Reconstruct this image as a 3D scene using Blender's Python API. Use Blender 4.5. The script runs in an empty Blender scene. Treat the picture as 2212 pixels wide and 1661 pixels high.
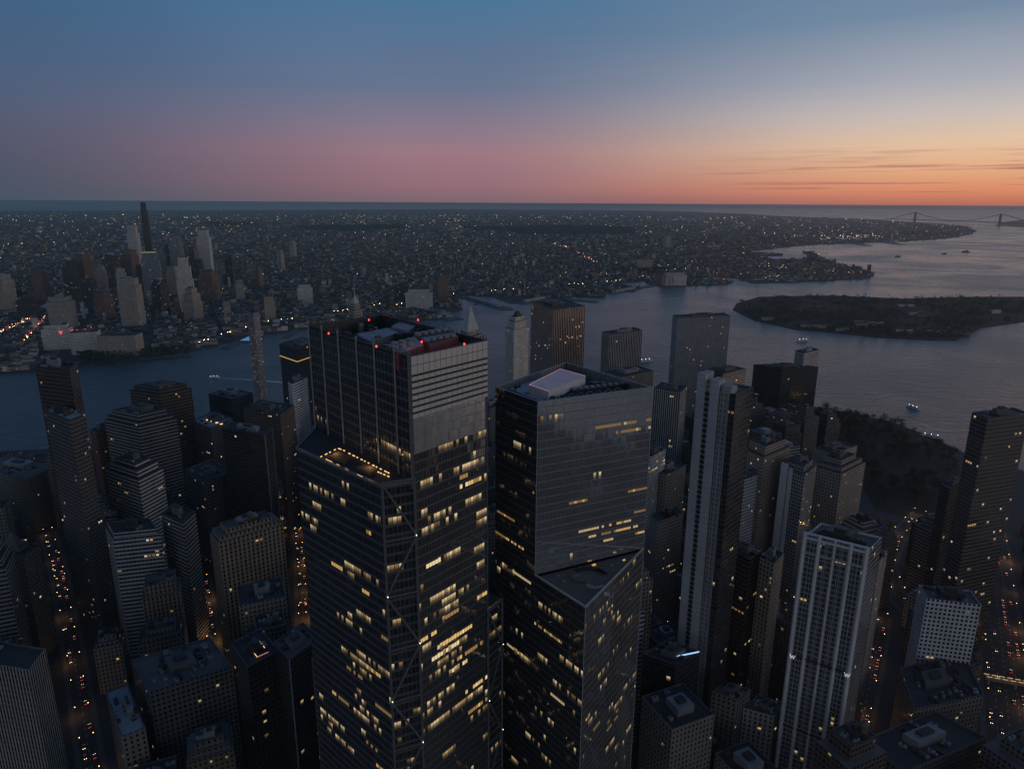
import bpy, math, random
from mathutils import Vector, Matrix, noise
from mathutils.geometry import tessellate_polygon
rnd = random.Random(11)
C = bpy.context.scene.collection
D = bpy.data
CZ, FL, PT, PH = 386.0, 1489.0, math.radians(14.8), 0.0059
cp, sp = math.cos(PT), math.sin(PT)
GZ = 2.0

def at(px, py, z=GZ):
    u, v = (px-1106)/FL, (830.5-py)/FL
    a = u*math.cos(PH)-v*math.sin(PH); b = u*math.sin(PH)+v*math.cos(PH)
    dx, dy, dz = a, cp+b*sp, -sp+b*cp
    t = (z-CZ)/dz
    return (dx*t, dy*t)
def proj(x, y, z):
    z -= CZ
    f = y*cp - z*sp; b = (y*sp+z*cp)/f; a = x/f
    u = a*math.cos(PH)+b*math.sin(PH); v = -a*math.sin(PH)+b*math.cos(PH)
    return 1106+u*FL, 830.5-v*FL
def zat(px, py, x, y):
    u, v = (px-1106)/FL, (830.5-py)/FL
    b = u*math.sin(PH)+v*math.cos(PH)
    t = y/(cp+b*sp)
    return CZ+(-sp+b*cp)*t
def lin(c):
    return tuple(((x/255)/12.92 if x <= 10 else ((x/255+.055)/1.055)**2.4) for x in c)
def inside(p, poly):
    x, y = p; r = False; n = len(poly); j = n-1
    for i in range(n):
        xi, yi = poly[i][:2]; xj, yj = poly[j][:2]
        if (yi > y) != (yj > y) and x < (xj-xi)*(y-yi)/(yj-yi)+xi: r = not r
        j = i
    return r
def area(p): return sum(p[i-1][0]*p[i][1]-p[i][0]*p[i-1][1] for i in range(len(p)))/2
def ccw(p): return list(p) if area(p) > 0 else list(p)[::-1]
def cent(p): return (sum(q[0] for q in p)/len(p), sum(q[1] for q in p)/len(p))
def scale(p, s, c=None):
    c = c or cent(p); return [(c[0]+(q[0]-c[0])*s, c[1]+(q[1]-c[1])*s) for q in p]
def inset(p, d):
    p = ccw(p); n = len(p); out = []
    for i in range(n):
        a, b, c = Vector(p[i-1]), Vector(p[i]), Vector(p[(i+1) % n])
        e1 = (b-a).normalized(); e2 = (c-b).normalized()
        n1 = Vector((-e1.y, e1.x)); n2 = Vector((-e2.y, e2.x))
        k = 1+n1.dot(n2)
        out.append(tuple(b+(n1+n2)/max(k, .3)*d))
    return out
def rect(cx, cy, sx, sy, rot=0):
    c, s = math.cos(rot), math.sin(rot)
    return [(cx+x*c-y*s, cy+x*s+y*c) for x, y in ((-sx/2, -sy/2), (sx/2, -sy/2), (sx/2, sy/2), (-sx/2, sy/2))]

# ------------------------------------------------------------------ materials
def ng_painted_haze():  # distance haze painted into the materials as emission, growing away from the origin
    g = D.node_groups.new('painted_haze', 'ShaderNodeTree')
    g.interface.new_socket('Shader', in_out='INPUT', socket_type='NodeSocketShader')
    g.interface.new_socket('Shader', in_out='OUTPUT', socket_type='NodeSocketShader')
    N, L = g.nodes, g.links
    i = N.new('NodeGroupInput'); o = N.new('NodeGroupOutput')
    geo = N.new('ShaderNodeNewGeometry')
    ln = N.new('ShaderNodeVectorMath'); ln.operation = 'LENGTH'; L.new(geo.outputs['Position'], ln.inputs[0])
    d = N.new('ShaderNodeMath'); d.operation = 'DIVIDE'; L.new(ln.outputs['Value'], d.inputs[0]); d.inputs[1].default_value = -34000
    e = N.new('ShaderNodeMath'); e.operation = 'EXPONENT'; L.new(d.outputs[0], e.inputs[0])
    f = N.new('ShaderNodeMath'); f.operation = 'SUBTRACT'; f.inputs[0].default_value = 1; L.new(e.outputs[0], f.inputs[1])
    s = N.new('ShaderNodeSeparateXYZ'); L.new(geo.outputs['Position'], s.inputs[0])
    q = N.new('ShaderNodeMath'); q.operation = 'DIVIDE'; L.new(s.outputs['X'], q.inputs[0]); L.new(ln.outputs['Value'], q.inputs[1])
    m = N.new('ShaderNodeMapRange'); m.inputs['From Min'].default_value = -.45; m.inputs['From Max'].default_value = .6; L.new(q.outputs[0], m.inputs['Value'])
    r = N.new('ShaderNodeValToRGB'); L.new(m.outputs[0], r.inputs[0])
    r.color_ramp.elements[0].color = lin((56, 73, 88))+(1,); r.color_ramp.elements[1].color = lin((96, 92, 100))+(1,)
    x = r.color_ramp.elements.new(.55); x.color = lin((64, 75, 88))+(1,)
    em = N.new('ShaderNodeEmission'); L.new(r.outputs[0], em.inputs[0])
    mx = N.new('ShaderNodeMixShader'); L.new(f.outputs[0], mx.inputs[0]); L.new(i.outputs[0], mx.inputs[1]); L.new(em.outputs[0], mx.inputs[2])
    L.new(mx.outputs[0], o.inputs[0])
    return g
HZ = ng_painted_haze()
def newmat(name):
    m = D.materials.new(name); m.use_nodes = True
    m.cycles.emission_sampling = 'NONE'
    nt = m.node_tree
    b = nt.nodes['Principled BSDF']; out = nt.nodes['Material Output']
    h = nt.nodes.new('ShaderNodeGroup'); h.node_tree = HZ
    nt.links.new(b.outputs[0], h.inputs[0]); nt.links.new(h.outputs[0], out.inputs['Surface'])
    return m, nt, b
def mth(nt, op, a, b=None, c=None, clamp=False):
    n = nt.nodes.new('ShaderNodeMath'); n.operation = op; n.use_clamp = clamp
    for i, v in enumerate((a, b, c)):
        if v is None: continue
        if isinstance(v, (int, float)): n.inputs[i].default_value = v
        else: nt.links.new(v, n.inputs[i])
    return n.outputs[0]
def mixc(nt, f, a, b):
    n = nt.nodes.new('ShaderNodeMix'); n.data_type = 'RGBA'
    for i, v in ((0, f), (6, a), (7, b)):
        if isinstance(v, (int, float)): n.inputs[i].default_value = v
        elif isinstance(v, tuple): n.inputs[i].default_value = v if len(v) == 4 else v+(1,)
        else: nt.links.new(v, n.inputs[i])
    return n.outputs[2]
def plain(name, col, rough=.8, metal=0, var=.35, sc=.15, emit=None, es=0):
    m, nt, b = newmat(name)
    g = nt.nodes.new('ShaderNodeNewGeometry')
    t = nt.nodes.new('ShaderNodeTexNoise'); t.inputs['Scale'].default_value = sc; t.inputs['Detail'].default_value = 5
    nt.links.new(g.outputs['Position'], t.inputs['Vector'])
    k = mth(nt, 'MULTIPLY_ADD', t.outputs['Fac'], 2*var, 1-var)
    v = nt.nodes.new('ShaderNodeVectorMath'); v.operation = 'SCALE'; v.inputs[0].default_value = col; nt.links.new(k, v.inputs['Scale'])
    nt.links.new(v.outputs[0], b.inputs['Base Color'])
    b.inputs['Roughness'].default_value = rough; b.inputs['Metallic'].default_value = metal
    if emit:
        b.inputs['Emission Color'].default_value = emit+(1,); b.inputs['Emission Strength'].default_value = es
    return m
def glow(name, col, s):
    m = D.materials.new(name); m.use_nodes = True; m.cycles.emission_sampling = 'NONE'
    b = m.node_tree.nodes['Principled BSDF']; b.inputs['Base Color'].default_value = (.1, .1, .1, 1)
    b.inputs['Emission Color'].default_value = col+(1,); b.inputs['Emission Strength'].default_value = s
    return m
def facade(name, wall, glass, wx, wy, lit=.1, ls=.45, thr=.5, gm=0., gr=.12, wr=.75, wm=0., ior=1.55, island=False, cx=.16, cy=.9, warm=(1, .58, .18), cool=(1, .78, .44), gv=.9, streak=0., pn=0.):
    m, nt, b = newmat(name); N, L = nt.nodes, nt.links
    uv = N.new('ShaderNodeUVMap'); uv.uv_map = 'UVMap'
    s = N.new('ShaderNodeSeparateXYZ'); L.new(uv.outputs[0], s.inputs[0])
    u, v = s.outputs[0], s.outputs[1]
    fu, fv = mth(nt, 'FRACT', u), mth(nt, 'FRACT', v)
    iu, iv = mth(nt, 'FLOOR', u), mth(nt, 'FLOOR', v)
    au = mth(nt, 'LESS_THAN', mth(nt, 'ABSOLUTE', mth(nt, 'SUBTRACT', fu, .5)), wx/2)
    av = mth(nt, 'LESS_THAN', mth(nt, 'ABSOLUTE', mth(nt, 'SUBTRACT', fv, .5)), wy/2)
    win = mth(nt, 'MULTIPLY', au, av)
    cv = N.new('ShaderNodeCombineXYZ'); L.new(iu, cv.inputs[0]); L.new(iv, cv.inputs[1])
    wn = N.new('ShaderNodeTexWhiteNoise'); wn.noise_dimensions = '3D'; L.new(cv.outputs[0], wn.inputs['Vector'])
    sc = N.new('ShaderNodeSeparateColor'); L.new(wn.outputs['Color'], sc.inputs[0])
    c2 = N.new('ShaderNodeCombineXYZ'); L.new(mth(nt, 'MULTIPLY', iu, cx), c2.inputs[0]); L.new(mth(nt, 'MULTIPLY', iv, cy), c2.inputs[1])
    nz = N.new('ShaderNodeTexNoise'); nz.inputs['Scale'].default_value = 1; nz.inputs['Detail'].default_value = 1; L.new(c2.outputs[0], nz.inputs['Vector'])
    cl = mth(nt, 'GREATER_THAN', nz.outputs['Fac'], thr)
    isl = mth(nt, 'MULTIPLY', mth(nt, 'LESS_THAN', sc.outputs[0], lit), cl)
    geo = N.new('ShaderNodeNewGeometry')
    n2 = N.new('ShaderNodeTexNoise'); n2.inputs['Scale'].default_value = .06; n2.inputs['Detail'].default_value = 4; L.new(geo.outputs['Position'], n2.inputs['Vector'])
    if island:
        r = N.new('ShaderNodeValToRGB'); L.new(geo.outputs['Random Per Island'], r.inputs[0]); r.color_ramp.interpolation = 'CONSTANT'
        cols = [(.06, .058, .056), (.16, .15, .14), (.04, .04, .042), (.26, .25, .24), (.10, .07, .055), (.12, .125, .13), (.44, .43, .42), (.06, .06, .062)]
        r.color_ramp.elements[0].color = cols[0]+(1,); r.color_ramp.elements[1].position = .125; r.color_ramp.elements[1].color = cols[1]+(1,)
        for k in range(2, 8):
            e = r.color_ramp.elements.new(k/8 if k != 7 else .83); e.color = cols[k]+(1,)
        wc = r.outputs[0]
    else:
        k = mth(nt, 'MULTIPLY_ADD', n2.outputs['Fac'], .7, .65)
        vm = N.new('ShaderNodeVectorMath'); vm.operation = 'SCALE'; vm.inputs[0].default_value = wall; L.new(k, vm.inputs['Scale']); wc = vm.outputs[0]
    kg = mth(nt, 'MULTIPLY_ADD', sc.outputs[1], gv, 1-gv*.5)
    if streak:  # noise in the pane tone; on mirror glass it paints broken reflections
        mp_ = N.new('ShaderNodeMapping'); mp_.inputs['Scale'].default_value = (.02, .02, .05); L.new(geo.outputs['Position'], mp_.inputs['Vector'])
        n4_ = N.new('ShaderNodeTexNoise'); n4_.inputs['Scale'].default_value = 1; n4_.inputs['Detail'].default_value = 6; n4_.inputs['Distortion'].default_value = 1.2; L.new(mp_.outputs[0], n4_.inputs['Vector'])
        kg = mth(nt, 'MULTIPLY', kg, mth(nt, 'MULTIPLY_ADD', n4_.outputs['Fac'], 2*streak, 1-streak))
    vg = N.new('ShaderNodeVectorMath'); vg.operation = 'SCALE'; vg.inputs[0].default_value = glass; L.new(kg, vg.inputs['Scale'])
    L.new(mixc(nt, win, wc, vg.outputs[0]), b.inputs['Base Color'])
    L.new(mth(nt, 'MULTIPLY_ADD', win, gr-wr, wr), b.inputs['Roughness'])
    L.new(mth(nt, 'MULTIPLY_ADD', win, gm-wm, wm), b.inputs['Metallic'])
    b.inputs['IOR'].default_value = ior
    if pn:
        v1 = N.new('ShaderNodeVectorMath'); v1.operation = 'SUBTRACT'; L.new(wn.outputs['Color'], v1.inputs[0]); v1.inputs[1].default_value = (.5, .5, .5)
        v2 = N.new('ShaderNodeVectorMath'); v2.operation = 'SCALE'; L.new(v1.outputs[0], v2.inputs[0]); v2.inputs['Scale'].default_value = pn
        v3 = N.new('ShaderNodeVectorMath'); v3.operation = 'ADD'; L.new(v2.outputs[0], v3.inputs[0]); L.new(geo.outputs['Normal'], v3.inputs[1])
        v4 = N.new('ShaderNodeVectorMath'); v4.operation = 'NORMALIZE'; L.new(v3.outputs[0], v4.inputs[0]); L.new(v4.outputs[0], b.inputs['Normal'])
    L.new(mixc(nt, sc.outputs[2], warm, cool), b.inputs['Emission Color'])
    top = mth(nt, 'ADD', mth(nt, 'MULTIPLY_ADD', fv, 2.2, -.75, clamp=True), .12)
    es = mth(nt, 'MULTIPLY', mth(nt, 'MULTIPLY', win, isl), mth(nt, 'MULTIPLY', mth(nt, 'MULTIPLY_ADD', sc.outputs[2], ls*1.3, ls*.2), top))
    L.new(es, b.inputs['Emission Strength'])
    return m
M = {}
M['dark_bronze'] = facade('dark_bronze', (.06, .048, .042), (.018, .018, .02), .7, .6, .01)
M['dark_grid'] = facade('dark_grid', (.085, .085, .088), (.018, .02, .023), .6, .55, .015, thr=.48)
M['red_brown'] = facade('red_brown', (.13, .065, .058), (.018, .018, .018), .5, .5, .01)
M['band_grey'] = facade('band_grey', (.18, .185, .195), (.018, .02, .024), .96, .5, .2, thr=.69, ls=.35)
M['band_light'] = facade('band_light', (.36, .37, .385), (.025, .028, .033), .96, .48, .3, thr=.69, ls=.35)
M['dark_brown'] = facade('dark_brown', (.07, .06, .053), (.014, .014, .016), .7, .5, .03, thr=.55)
M['dark_glass'] = facade('dark_glass', (.028, .03, .033), (.026, .03, .036), .9, .8, .03, thr=.58, ior=1.8, streak=.6, pn=.02)
M['mid_masonry'] = facade('mid_masonry', (.17, .158, .142), (.018, .018, .02), .42, .5, .015, thr=.45)
M['black_slab'] = facade('black_slab', (.022, .023, .026), (.018, .018, .022), .8, .7, .005, ior=1.7)
M['brown_masonry'] = facade('brown_masonry', (.12, .092, .073), (.018, .018, .02), .45, .5, .03, thr=.42)
M['brown_pier'] = facade('brown_pier', (.21, .168, .132), (.02, .018, .018), .42, .72, .01)
M['white_stripe'] = facade('white_stripe', (.64, .65, .68), (.02, .03, .04), .7, .5, .02)
M['lattice'] = facade('lattice', (.24, .23, .235), (.03, .03, .035), .7, .5, .12, thr=.4)
M['limestone'] = facade('limestone', (.54, .51, .47), (.035, .03, .03), .4, .6, .03, thr=.4)
M['limestone_dark'] = facade('limestone_dark', (.27, .248, .22), (.025, .023, .023), .42, .55, .02, thr=.4)
M['pinstripe'] = facade('pinstripe', (.66, .44, .33), (.018, .015, .016), .7, .95, .06, thr=.58)  # orange reflected light put into the colour of the tan stripes
M['vstripe'] = facade('vstripe', (.44, .43, .42), (.018, .018, .02), .62, .94, .01)
M['grid_grey'] = facade('grid_grey', (.25, .26, .28), (.045, .05, .06), .6, .6, .015, thr=.45)
M['black_glass'] = facade('black_glass', (.018, .02, .023), (.018, .021, .026), .9, .8, .05, thr=.62, ior=1.6, pn=.02)
M['tan'] = facade('tan', (.29, .245, .20), (.025, .023, .022), .42, .55, .02, thr=.42)
M['white_grid'] = facade('white_grid', (.54, .545, .555), (.028, .03, .035), .58, .55, .01, thr=.45)
M['white_slab'] = facade('white_slab', (.24, .24, .24), (.022, .022, .025), .6, .6, .04)
M['dark_red'] = facade('dark_red', (.08, .04, .035), (.018, .015, .015), .85, .6, .25, thr=.60)
M['slats'] = facade('slats', (.28, .275, .265), (.02, .018, .018), .55, .95, .0)
M['hotel'] = facade('hotel', (.20, .208, .22), (.04, .046, .056), .84, .78, .015, thr=.45, ior=1.9, gv=.6)
M['condo'] = facade('condo', (.08, .072, .065), (.026, .026, .03), .88, .66, .035, thr=.52, ior=1.8, streak=.6, pn=.02)
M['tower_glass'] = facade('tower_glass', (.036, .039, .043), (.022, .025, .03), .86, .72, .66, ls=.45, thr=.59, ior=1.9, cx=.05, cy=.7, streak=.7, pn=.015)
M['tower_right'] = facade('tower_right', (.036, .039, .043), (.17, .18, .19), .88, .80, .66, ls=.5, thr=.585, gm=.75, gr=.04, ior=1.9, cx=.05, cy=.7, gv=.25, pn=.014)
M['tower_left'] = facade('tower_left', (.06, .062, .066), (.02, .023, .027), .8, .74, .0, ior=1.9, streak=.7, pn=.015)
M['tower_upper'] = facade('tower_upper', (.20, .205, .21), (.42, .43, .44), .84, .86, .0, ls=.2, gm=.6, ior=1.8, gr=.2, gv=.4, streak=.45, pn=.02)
M['mirror_upper'] = facade('mirror_upper', (.17, .18, .19), (.60, .62, .64), .92, .88, .4, ls=.38, thr=.69, gm=.85, gr=.07, wr=.5, ior=1.8, cx=.05, cy=.8, gv=.06, streak=.14, pn=.016)  # one mirror glass toned per face: pale and dark reflections put into its colour
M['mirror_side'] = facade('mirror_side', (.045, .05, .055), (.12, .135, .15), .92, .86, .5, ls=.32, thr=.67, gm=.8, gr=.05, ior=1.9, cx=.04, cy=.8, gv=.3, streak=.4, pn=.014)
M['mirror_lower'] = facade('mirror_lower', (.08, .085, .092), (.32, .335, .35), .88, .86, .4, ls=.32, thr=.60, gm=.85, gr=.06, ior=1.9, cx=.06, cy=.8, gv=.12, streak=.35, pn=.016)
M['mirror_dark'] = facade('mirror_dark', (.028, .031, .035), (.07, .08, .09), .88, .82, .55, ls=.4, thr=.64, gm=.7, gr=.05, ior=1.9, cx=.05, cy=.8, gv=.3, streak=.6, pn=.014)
M['houses'] = facade('houses', (0, 0, 0), (.02, .02, .024), .4, .5, .03, ls=1.1, thr=.3, island=True)
M['bk_light'] = facade('bk_light', (.54, .52, .49), (.07, .07, .075), .5, .55, .02, thr=.3)
M['bk_beige'] = facade('bk_beige', (.33, .29, .25), (.05, .05, .055), .45, .5, .02, thr=.3)
M['bk_dark'] = facade('bk_dark', (.055, .055, .06), (.03, .03, .036), .7, .6, .02, thr=.4)
M['bk_brown'] = facade('bk_brown', (.17, .11, .09), (.04, .04, .04), .45, .5, .02, thr=.3)
M['bk_glass'] = facade('bk_glass', (.14, .17, .19), (.10, .13, .16), .85, .7, .02, thr=.4, ior=1.9)
ROOFD = plain('roof_dark', (.035, .036, .038)); ROOFM = plain('roof_mid', (.09, .092, .095)); ROOFL = plain('roof_pale', (.26, .285, .32))
METAL = plain('duct_metal', (.23, .24, .25), .5, .3); METALD = plain('dark_metal', (.04, .04, .043), .5, .3)
CONC = plain('concrete', (.30, .30, .30)); WHITE = plain('white_render', (.52, .525, .53), var=.2)
STEEL = plain('brace_steel', (.13, .135, .14), .5, .3, var=.35, sc=.5); PIPE = plain('pale_column', (.24, .25, .26), .45, .3, var=.25); LOUVRE = plain('louvre', (.50, .495, .48), .5, .2, var=.12)
PARA = plain('parapet_metal', (.20, .21, .22), .45, .3)
BLACK = plain('black_paint', (.012, .012, .013), .6); WOOD = plain('tank_wood', (.10, .075, .05))
COPPER = plain('weathered_copper', (.32, .37, .35), .6); REDP = plain('red_paint', (.34, .05, .04), .6)
WARM = [glow('warm_window', (1, .60, .18), .5), glow('pale_window', (1, .76, .38), .42), glow('dim_window', (1, .55, .16), .18), glow('white_window', (1, .88, .6), .6)]
BRT = [glow('bright_window', (1, .63, .2), .7), glow('bright_pale_window', (1, .80, .42), .8), glow('amber_window', (1, .56, .16), .3)]
REDL = glow('red_lamp', (1, .03, .03), 5); WHL = glow('white_lamp', (1, .9, .75), 5); AMB = glow('amber_lamp', (1, .55, .16), 7)
HEADL = glow('headlight_glow', (1, .8, .5), 5); TAILL = glow('taillight_glow', (1, .06, .03), 2.4)
STRIP = glow('warm_strip', (1, .60, .24), 1.3); BLUEL = glow('blue_strip', (.35, .55, 1), 1.3); PINKL = glow('pink_strip', (1, .45, .5), .5)
ASPH = plain('asphalt', (.042, .042, .043), .85, sc=.05); PAVE = plain('paving', (.08, .08, .078), .85); PAINT = plain('road_paint', (.5, .5, .48), .7)

# ------------------------------------------------------------------ mesh builder
class MB:
    def __init__(s): s.v, s.f, s.uv, s.mi = [], [], [], []
    def face(s, pts, uvs=None, m=0):
        n = len(s.v); s.v += [tuple(p) for p in pts]; s.f.append(tuple(range(n, n+len(pts))))
        s.uv += uvs if uvs else [(0.02, 0.02)]*len(pts); s.mi.append(m); return s
    def prism(s, poly, z0, z1, cw=3., fh=3.8, m=0, cap=None, ms=None):
        poly = ccw(poly); n = len(poly); off = rnd.randrange(300)
        for i in range(n):
            a, b = poly[i], poly[(i+1) % n]
            w = math.hypot(b[0]-a[0], b[1]-a[1]); k = max(1, round(w/cw)); k0 = rnd.randrange(500)
            s.face([(a[0], a[1], z0), (b[0], b[1], z0), (b[0], b[1], z1), (a[0], a[1], z1)],
                   [(k0, z0/fh+off), (k0+k, z0/fh+off), (k0+k, z1/fh+off), (k0, z1/fh+off)], ms[i] if ms else m)
        if cap is not None: s.face([(p[0], p[1], z1) for p in poly], None, cap)
        return s
    def box(s, x, y, z, sx, sy, h, rot=0, m=0):
        return s.prism(rect(x, y, sx, sy, rot), z, z+h, 1e6, 1e6, m, m)
    def bar(s, a, b, w, w2=None, m=0):
        a, b = Vector(a), Vector(b); d = (b-a).normalized()
        r = d.cross(Vector((0, 0, 1)))
        r = Vector((1, 0, 0)) if r.length < .01 else r.normalized()
        t = d.cross(r); w2 = w if w2 is None else w2
        A = [a+r*w*i+t*w*j for i, j in ((-.5, -.5), (.5, -.5), (.5, .5), (-.5, .5))]
        B = [b+r*w2*i+t*w2*j for i, j in ((-.5, -.5), (.5, -.5), (.5, .5), (-.5, .5))]
        for i in range(4): s.face([A[i], A[(i+1) % 4], B[(i+1) % 4], B[i]], None, m)
        s.face(A[::-1], None, m); s.face(B, None, m); return s
    def cone(s, x, y, z0, z1, r0, r1, n=10, m=0):
        P = [(math.cos(6.2832*i/n), math.sin(6.2832*i/n)) for i in range(n)]
        for i in range(n):
            a, b = P[i], P[(i+1) % n]
            q = [(x+a[0]*r0, y+a[1]*r0, z0), (x+b[0]*r0, y+b[1]*r0, z0), (x+b[0]*r1, y+b[1]*r1, z1), (x+a[0]*r1, y+a[1]*r1, z1)]
            if r1 < 1e-4: q = q[:3]
            s.face(q, None, m)
        if r1 > 1e-4: s.face([(x+p[0]*r1, y+p[1]*r1, z1) for p in P], None, m)
        return s
    def pyr(s, poly, z0, apex, m=0):
        poly = ccw(poly)
        for i in range(len(poly)):
            a, b = poly[i], poly[(i+1) % len(poly)]
            s.face([(a[0], a[1], z0), (b[0], b[1], z0), apex], None, m)
        return s
    def build(s, name, mats, parent=None, o=(0, 0, 0)):
        me = D.meshes.new(name)
        me.from_pydata([(p[0]-o[0], p[1]-o[1], p[2]-o[2]) for p in s.v], [], s.f)
        uvl = me.uv_layers.new(name='UVMap'); uvl.data.foreach_set('uv', [c for q in s.uv for c in q])
        if not isinstance(mats, (list, tuple)): mats = [mats]
        for mm in mats: me.materials.append(mm)
        if len(mats) > 1: me.polygons.foreach_set('material_index', s.mi)
        ob = D.objects.new(name, me); C.objects.link(ob)
        if parent: ob.parent = parent
        else: ob.location = o
        return ob
def tag(o, label=None, cat=None, group=None, kind=None):
    if label:
        o['label'] = label
        if len(label.replace('-', ' ').split()) > 16: print('LONG', label)
    if cat: o['category'] = cat
    if group: o['group'] = group
    if kind: o['kind'] = kind
    return o
def empty(name, loc, label=None, cat=None, group=None, rz=0):
    o = D.objects.new(name, None); C.objects.link(o); o.location = loc; o.rotation_euler = (0, 0, rz); o.empty_display_size = .1
    return tag(o, label, cat, group)
def copy_tree(o, parent=None):
    c = o.copy(); C.objects.link(c); c.parent = parent
    for ch in list(o.children): copy_tree(ch, c)
    return c

# ------------------------------------------------------------------ building kit
FOOT = []
def lit_windows(root, o, a, b, z0, z1, cw, fh, n, frac=(.8, .62), run=(1, 5), mats=None, low=False):
    """lit panes a few cm proud of a wall, in short runs along a storey, on the grid of the wall's bays"""
    w = math.hypot(b[0]-a[0], b[1]-a[1]); k = max(1, round(w/cw)); cs = w/k
    d = Vector((b[0]-a[0], b[1]-a[1], 0))/w; nn = Vector((d.y, -d.x, 0))
    hw, hh = cs*frac[0]/2, fh*frac[1]/2
    mes = []
    for mt in (mats or WARM):
        me = D.meshes.new('window'); me.from_pydata([tuple(d*-hw+Vector((0, 0, -hh))), tuple(d*hw+Vector((0, 0, -hh))), tuple(d*hw+Vector((0, 0, hh))), tuple(d*-hw+Vector((0, 0, hh)))], [], [(0, 1, 2, 3)])
        me.materials.append(mt); mes.append(me)
    f0, f1 = int(z0/fh)+1, int(z1/fh)-1
    used = set(); c = 0; tries = 0
    while c < n and tries < 400 and f1 > f0:
        tries += 1
        f = rnd.randint(f0, f1)
        if low: f = min(f, rnd.randint(f0, f1))
        i0 = rnd.randrange(k); L = rnd.randint(*run); mi = rnd.randrange(len(mes))
        for i in range(i0, min(k, i0+L)):
            if (i, f) in used or c >= n: continue
            used.add((i, f)); c += 1
            if rnd.random() < .15: continue
            ob = D.objects.new('window', mes[mi if rnd.random() < .8 else rnd.randrange(len(mes))]); C.objects.link(ob); ob.parent = root
            p = Vector((a[0], a[1], 0))+d*cs*(i+.5)+nn*.07
            ob.location = (p.x-o[0], p.y-o[1], (f+.6)*fh-o[2])
def roof_kit(root, o, poly, z, roofm, wallm, style='box', n=4, parapet=1.3, fans=True):
    ip = inset(poly, .6)
    P = ccw(poly); m = MB(); k = len(P)
    for i in range(k):
        a, b, c, d = P[i], P[(i+1) % k], ip[(i+1) % k], ip[i]
        m.face([(a[0], a[1], z), (b[0], b[1], z), (c[0], c[1], z), (d[0], d[1], z)])
        m.face([(d[0], d[1], z), (c[0], c[1], z), (c[0], c[1], z-parapet), (d[0], d[1], z-parapet)])
    m.build('parapet', wallm, root, o)
    MB().face([(p[0], p[1], z-parapet) for p in ip]).build('roof', roofm, root, o)
    zz = z-parapet+.003
    cx, cy = cent(ip); ax = Vector(P[1])-Vector(P[0]); rot = math.atan2(ax.y, ax.x)
    W = math.sqrt(abs(area(P)))
    if style != 'bare':
        h = rnd.uniform(3.5, 6.5)
        pp = scale(ip, rnd.uniform(.3, .5), (cx+rnd.uniform(-.12, .12)*W, cy+rnd.uniform(-.12, .12)*W))
        ph = MB().prism(pp, zz, zz+h, 1e6, 1e6, 0, 0).build('penthouse', rnd.choice((METAL, ROOFM, METALD, ROOFM)), root, o)
        if fans and n > 2:
            MB().prism(scale(pp, .45), zz+h, zz+h+1.8, 1e6, 1e6, 0, 0).build('lift_overrun', METALD, ph, o)
    for _ in range(n):
        for t in range(12):
            q = (cx+rnd.uniform(-.42, .42)*W, cy+rnd.uniform(-.42, .42)*W)
            if inside(q, scale(ip, .86)) and (style == 'bare' or not inside(q, scale(pp, 1.25))): break
        else: continue
        hh = rnd.uniform(1.2, 2.6)
        b = MB().box(q[0], q[1], zz, rnd.uniform(2, 6), rnd.uniform(1.4, 3.2), hh, rot).build('cooling_unit', rnd.choice((METAL, METALD, METALD, METAL)), root, o)
        if fans: MB().cone(q[0], q[1], zz+hh, zz+hh+.5, .65, .65, 8).build('fan', METALD, b, o)
    if style == 'tank':
        q = (cx+.3*W*math.cos(rot), cy-.1*W)
        if inside(q, scale(ip, .9)):
            t = MB().cone(q[0], q[1], zz+4, zz+8.5, 2.3, 2.2)
            for i, j in ((-1, -1), (1, -1), (1, 1), (-1, 1)): t.bar((q[0]+i*1.5, q[1]+j*1.5, zz), (q[0]+i*1.5, q[1]+j*1.5, zz+4.1), .3)
            t = t.build('water_tank', WOOD, root, o)
            MB().cone(q[0], q[1], zz+8.5, zz+10.3, 2.5, 0).build('tank_roof', ROOFM, t, o)
def bld(name, label, cat, poly, z, mk, cw=3., fh=3.8, roofm=None, style='box', n=4, nlit=0, tiers=(), group=None, foot=True, z0=GZ, run=(1, 5), zlit=None, fans=True):
    poly = ccw(poly); c = cent(poly); o = (c[0], c[1], z0)
    root = empty(name, o, label, cat, group)
    MB().prism(poly, z0, z, cw, fh).build('wall', M[mk], root, o)
    roofm = roofm or rnd.choice((ROOFD, ROOFD, ROOFM))
    top = poly; zt = z
    for s, zz in tiers:
        MB().face([(p[0], p[1], zt-.02) for p in top]).build('setback_roof', roofm, root, o)
        top = scale(poly, s); MB().prism(top, zt, zz, cw, fh).build('upper_wall', M[mk], root, o); zt = zz
    capm = {'limestone': CONC, 'white_grid': CONC, 'hotel': WHITE}.get(mk, ROOFM)
    roof_kit(root, o, top, zt, roofm, capm, style, n, fans=fans)
    if nlit:
        k = len(poly); vis = []
        for i in range(k):
            a, b = Vector(poly[i]), Vector(poly[(i+1) % k]); d = b-a; nn = Vector((d.y, -d.x)).normalized(); mid = (a+b)/2
            if nn.dot(-mid.normalized()) > .12: vis.append((a, b, d.length*nn.dot(-mid.normalized())))
        tot = sum(x[2] for x in vis) or 1
        for a, b, w in vis:
            lit_windows(root, o, a, b, (zlit or z*.35), z-1.5, cw, fh, round(nlit*w/tot), run=run, frac=(.65, .42))
    if foot: FOOT.append(poly)
    return root, poly, o
def quad3(A, B, Cc, z):
    a, b, c = at(*A, z), at(*B, z), at(*Cc, z)
    return [a, b, c, (a[0]+c[0]-b[0], a[1]+c[1]-b[1])]

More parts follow.
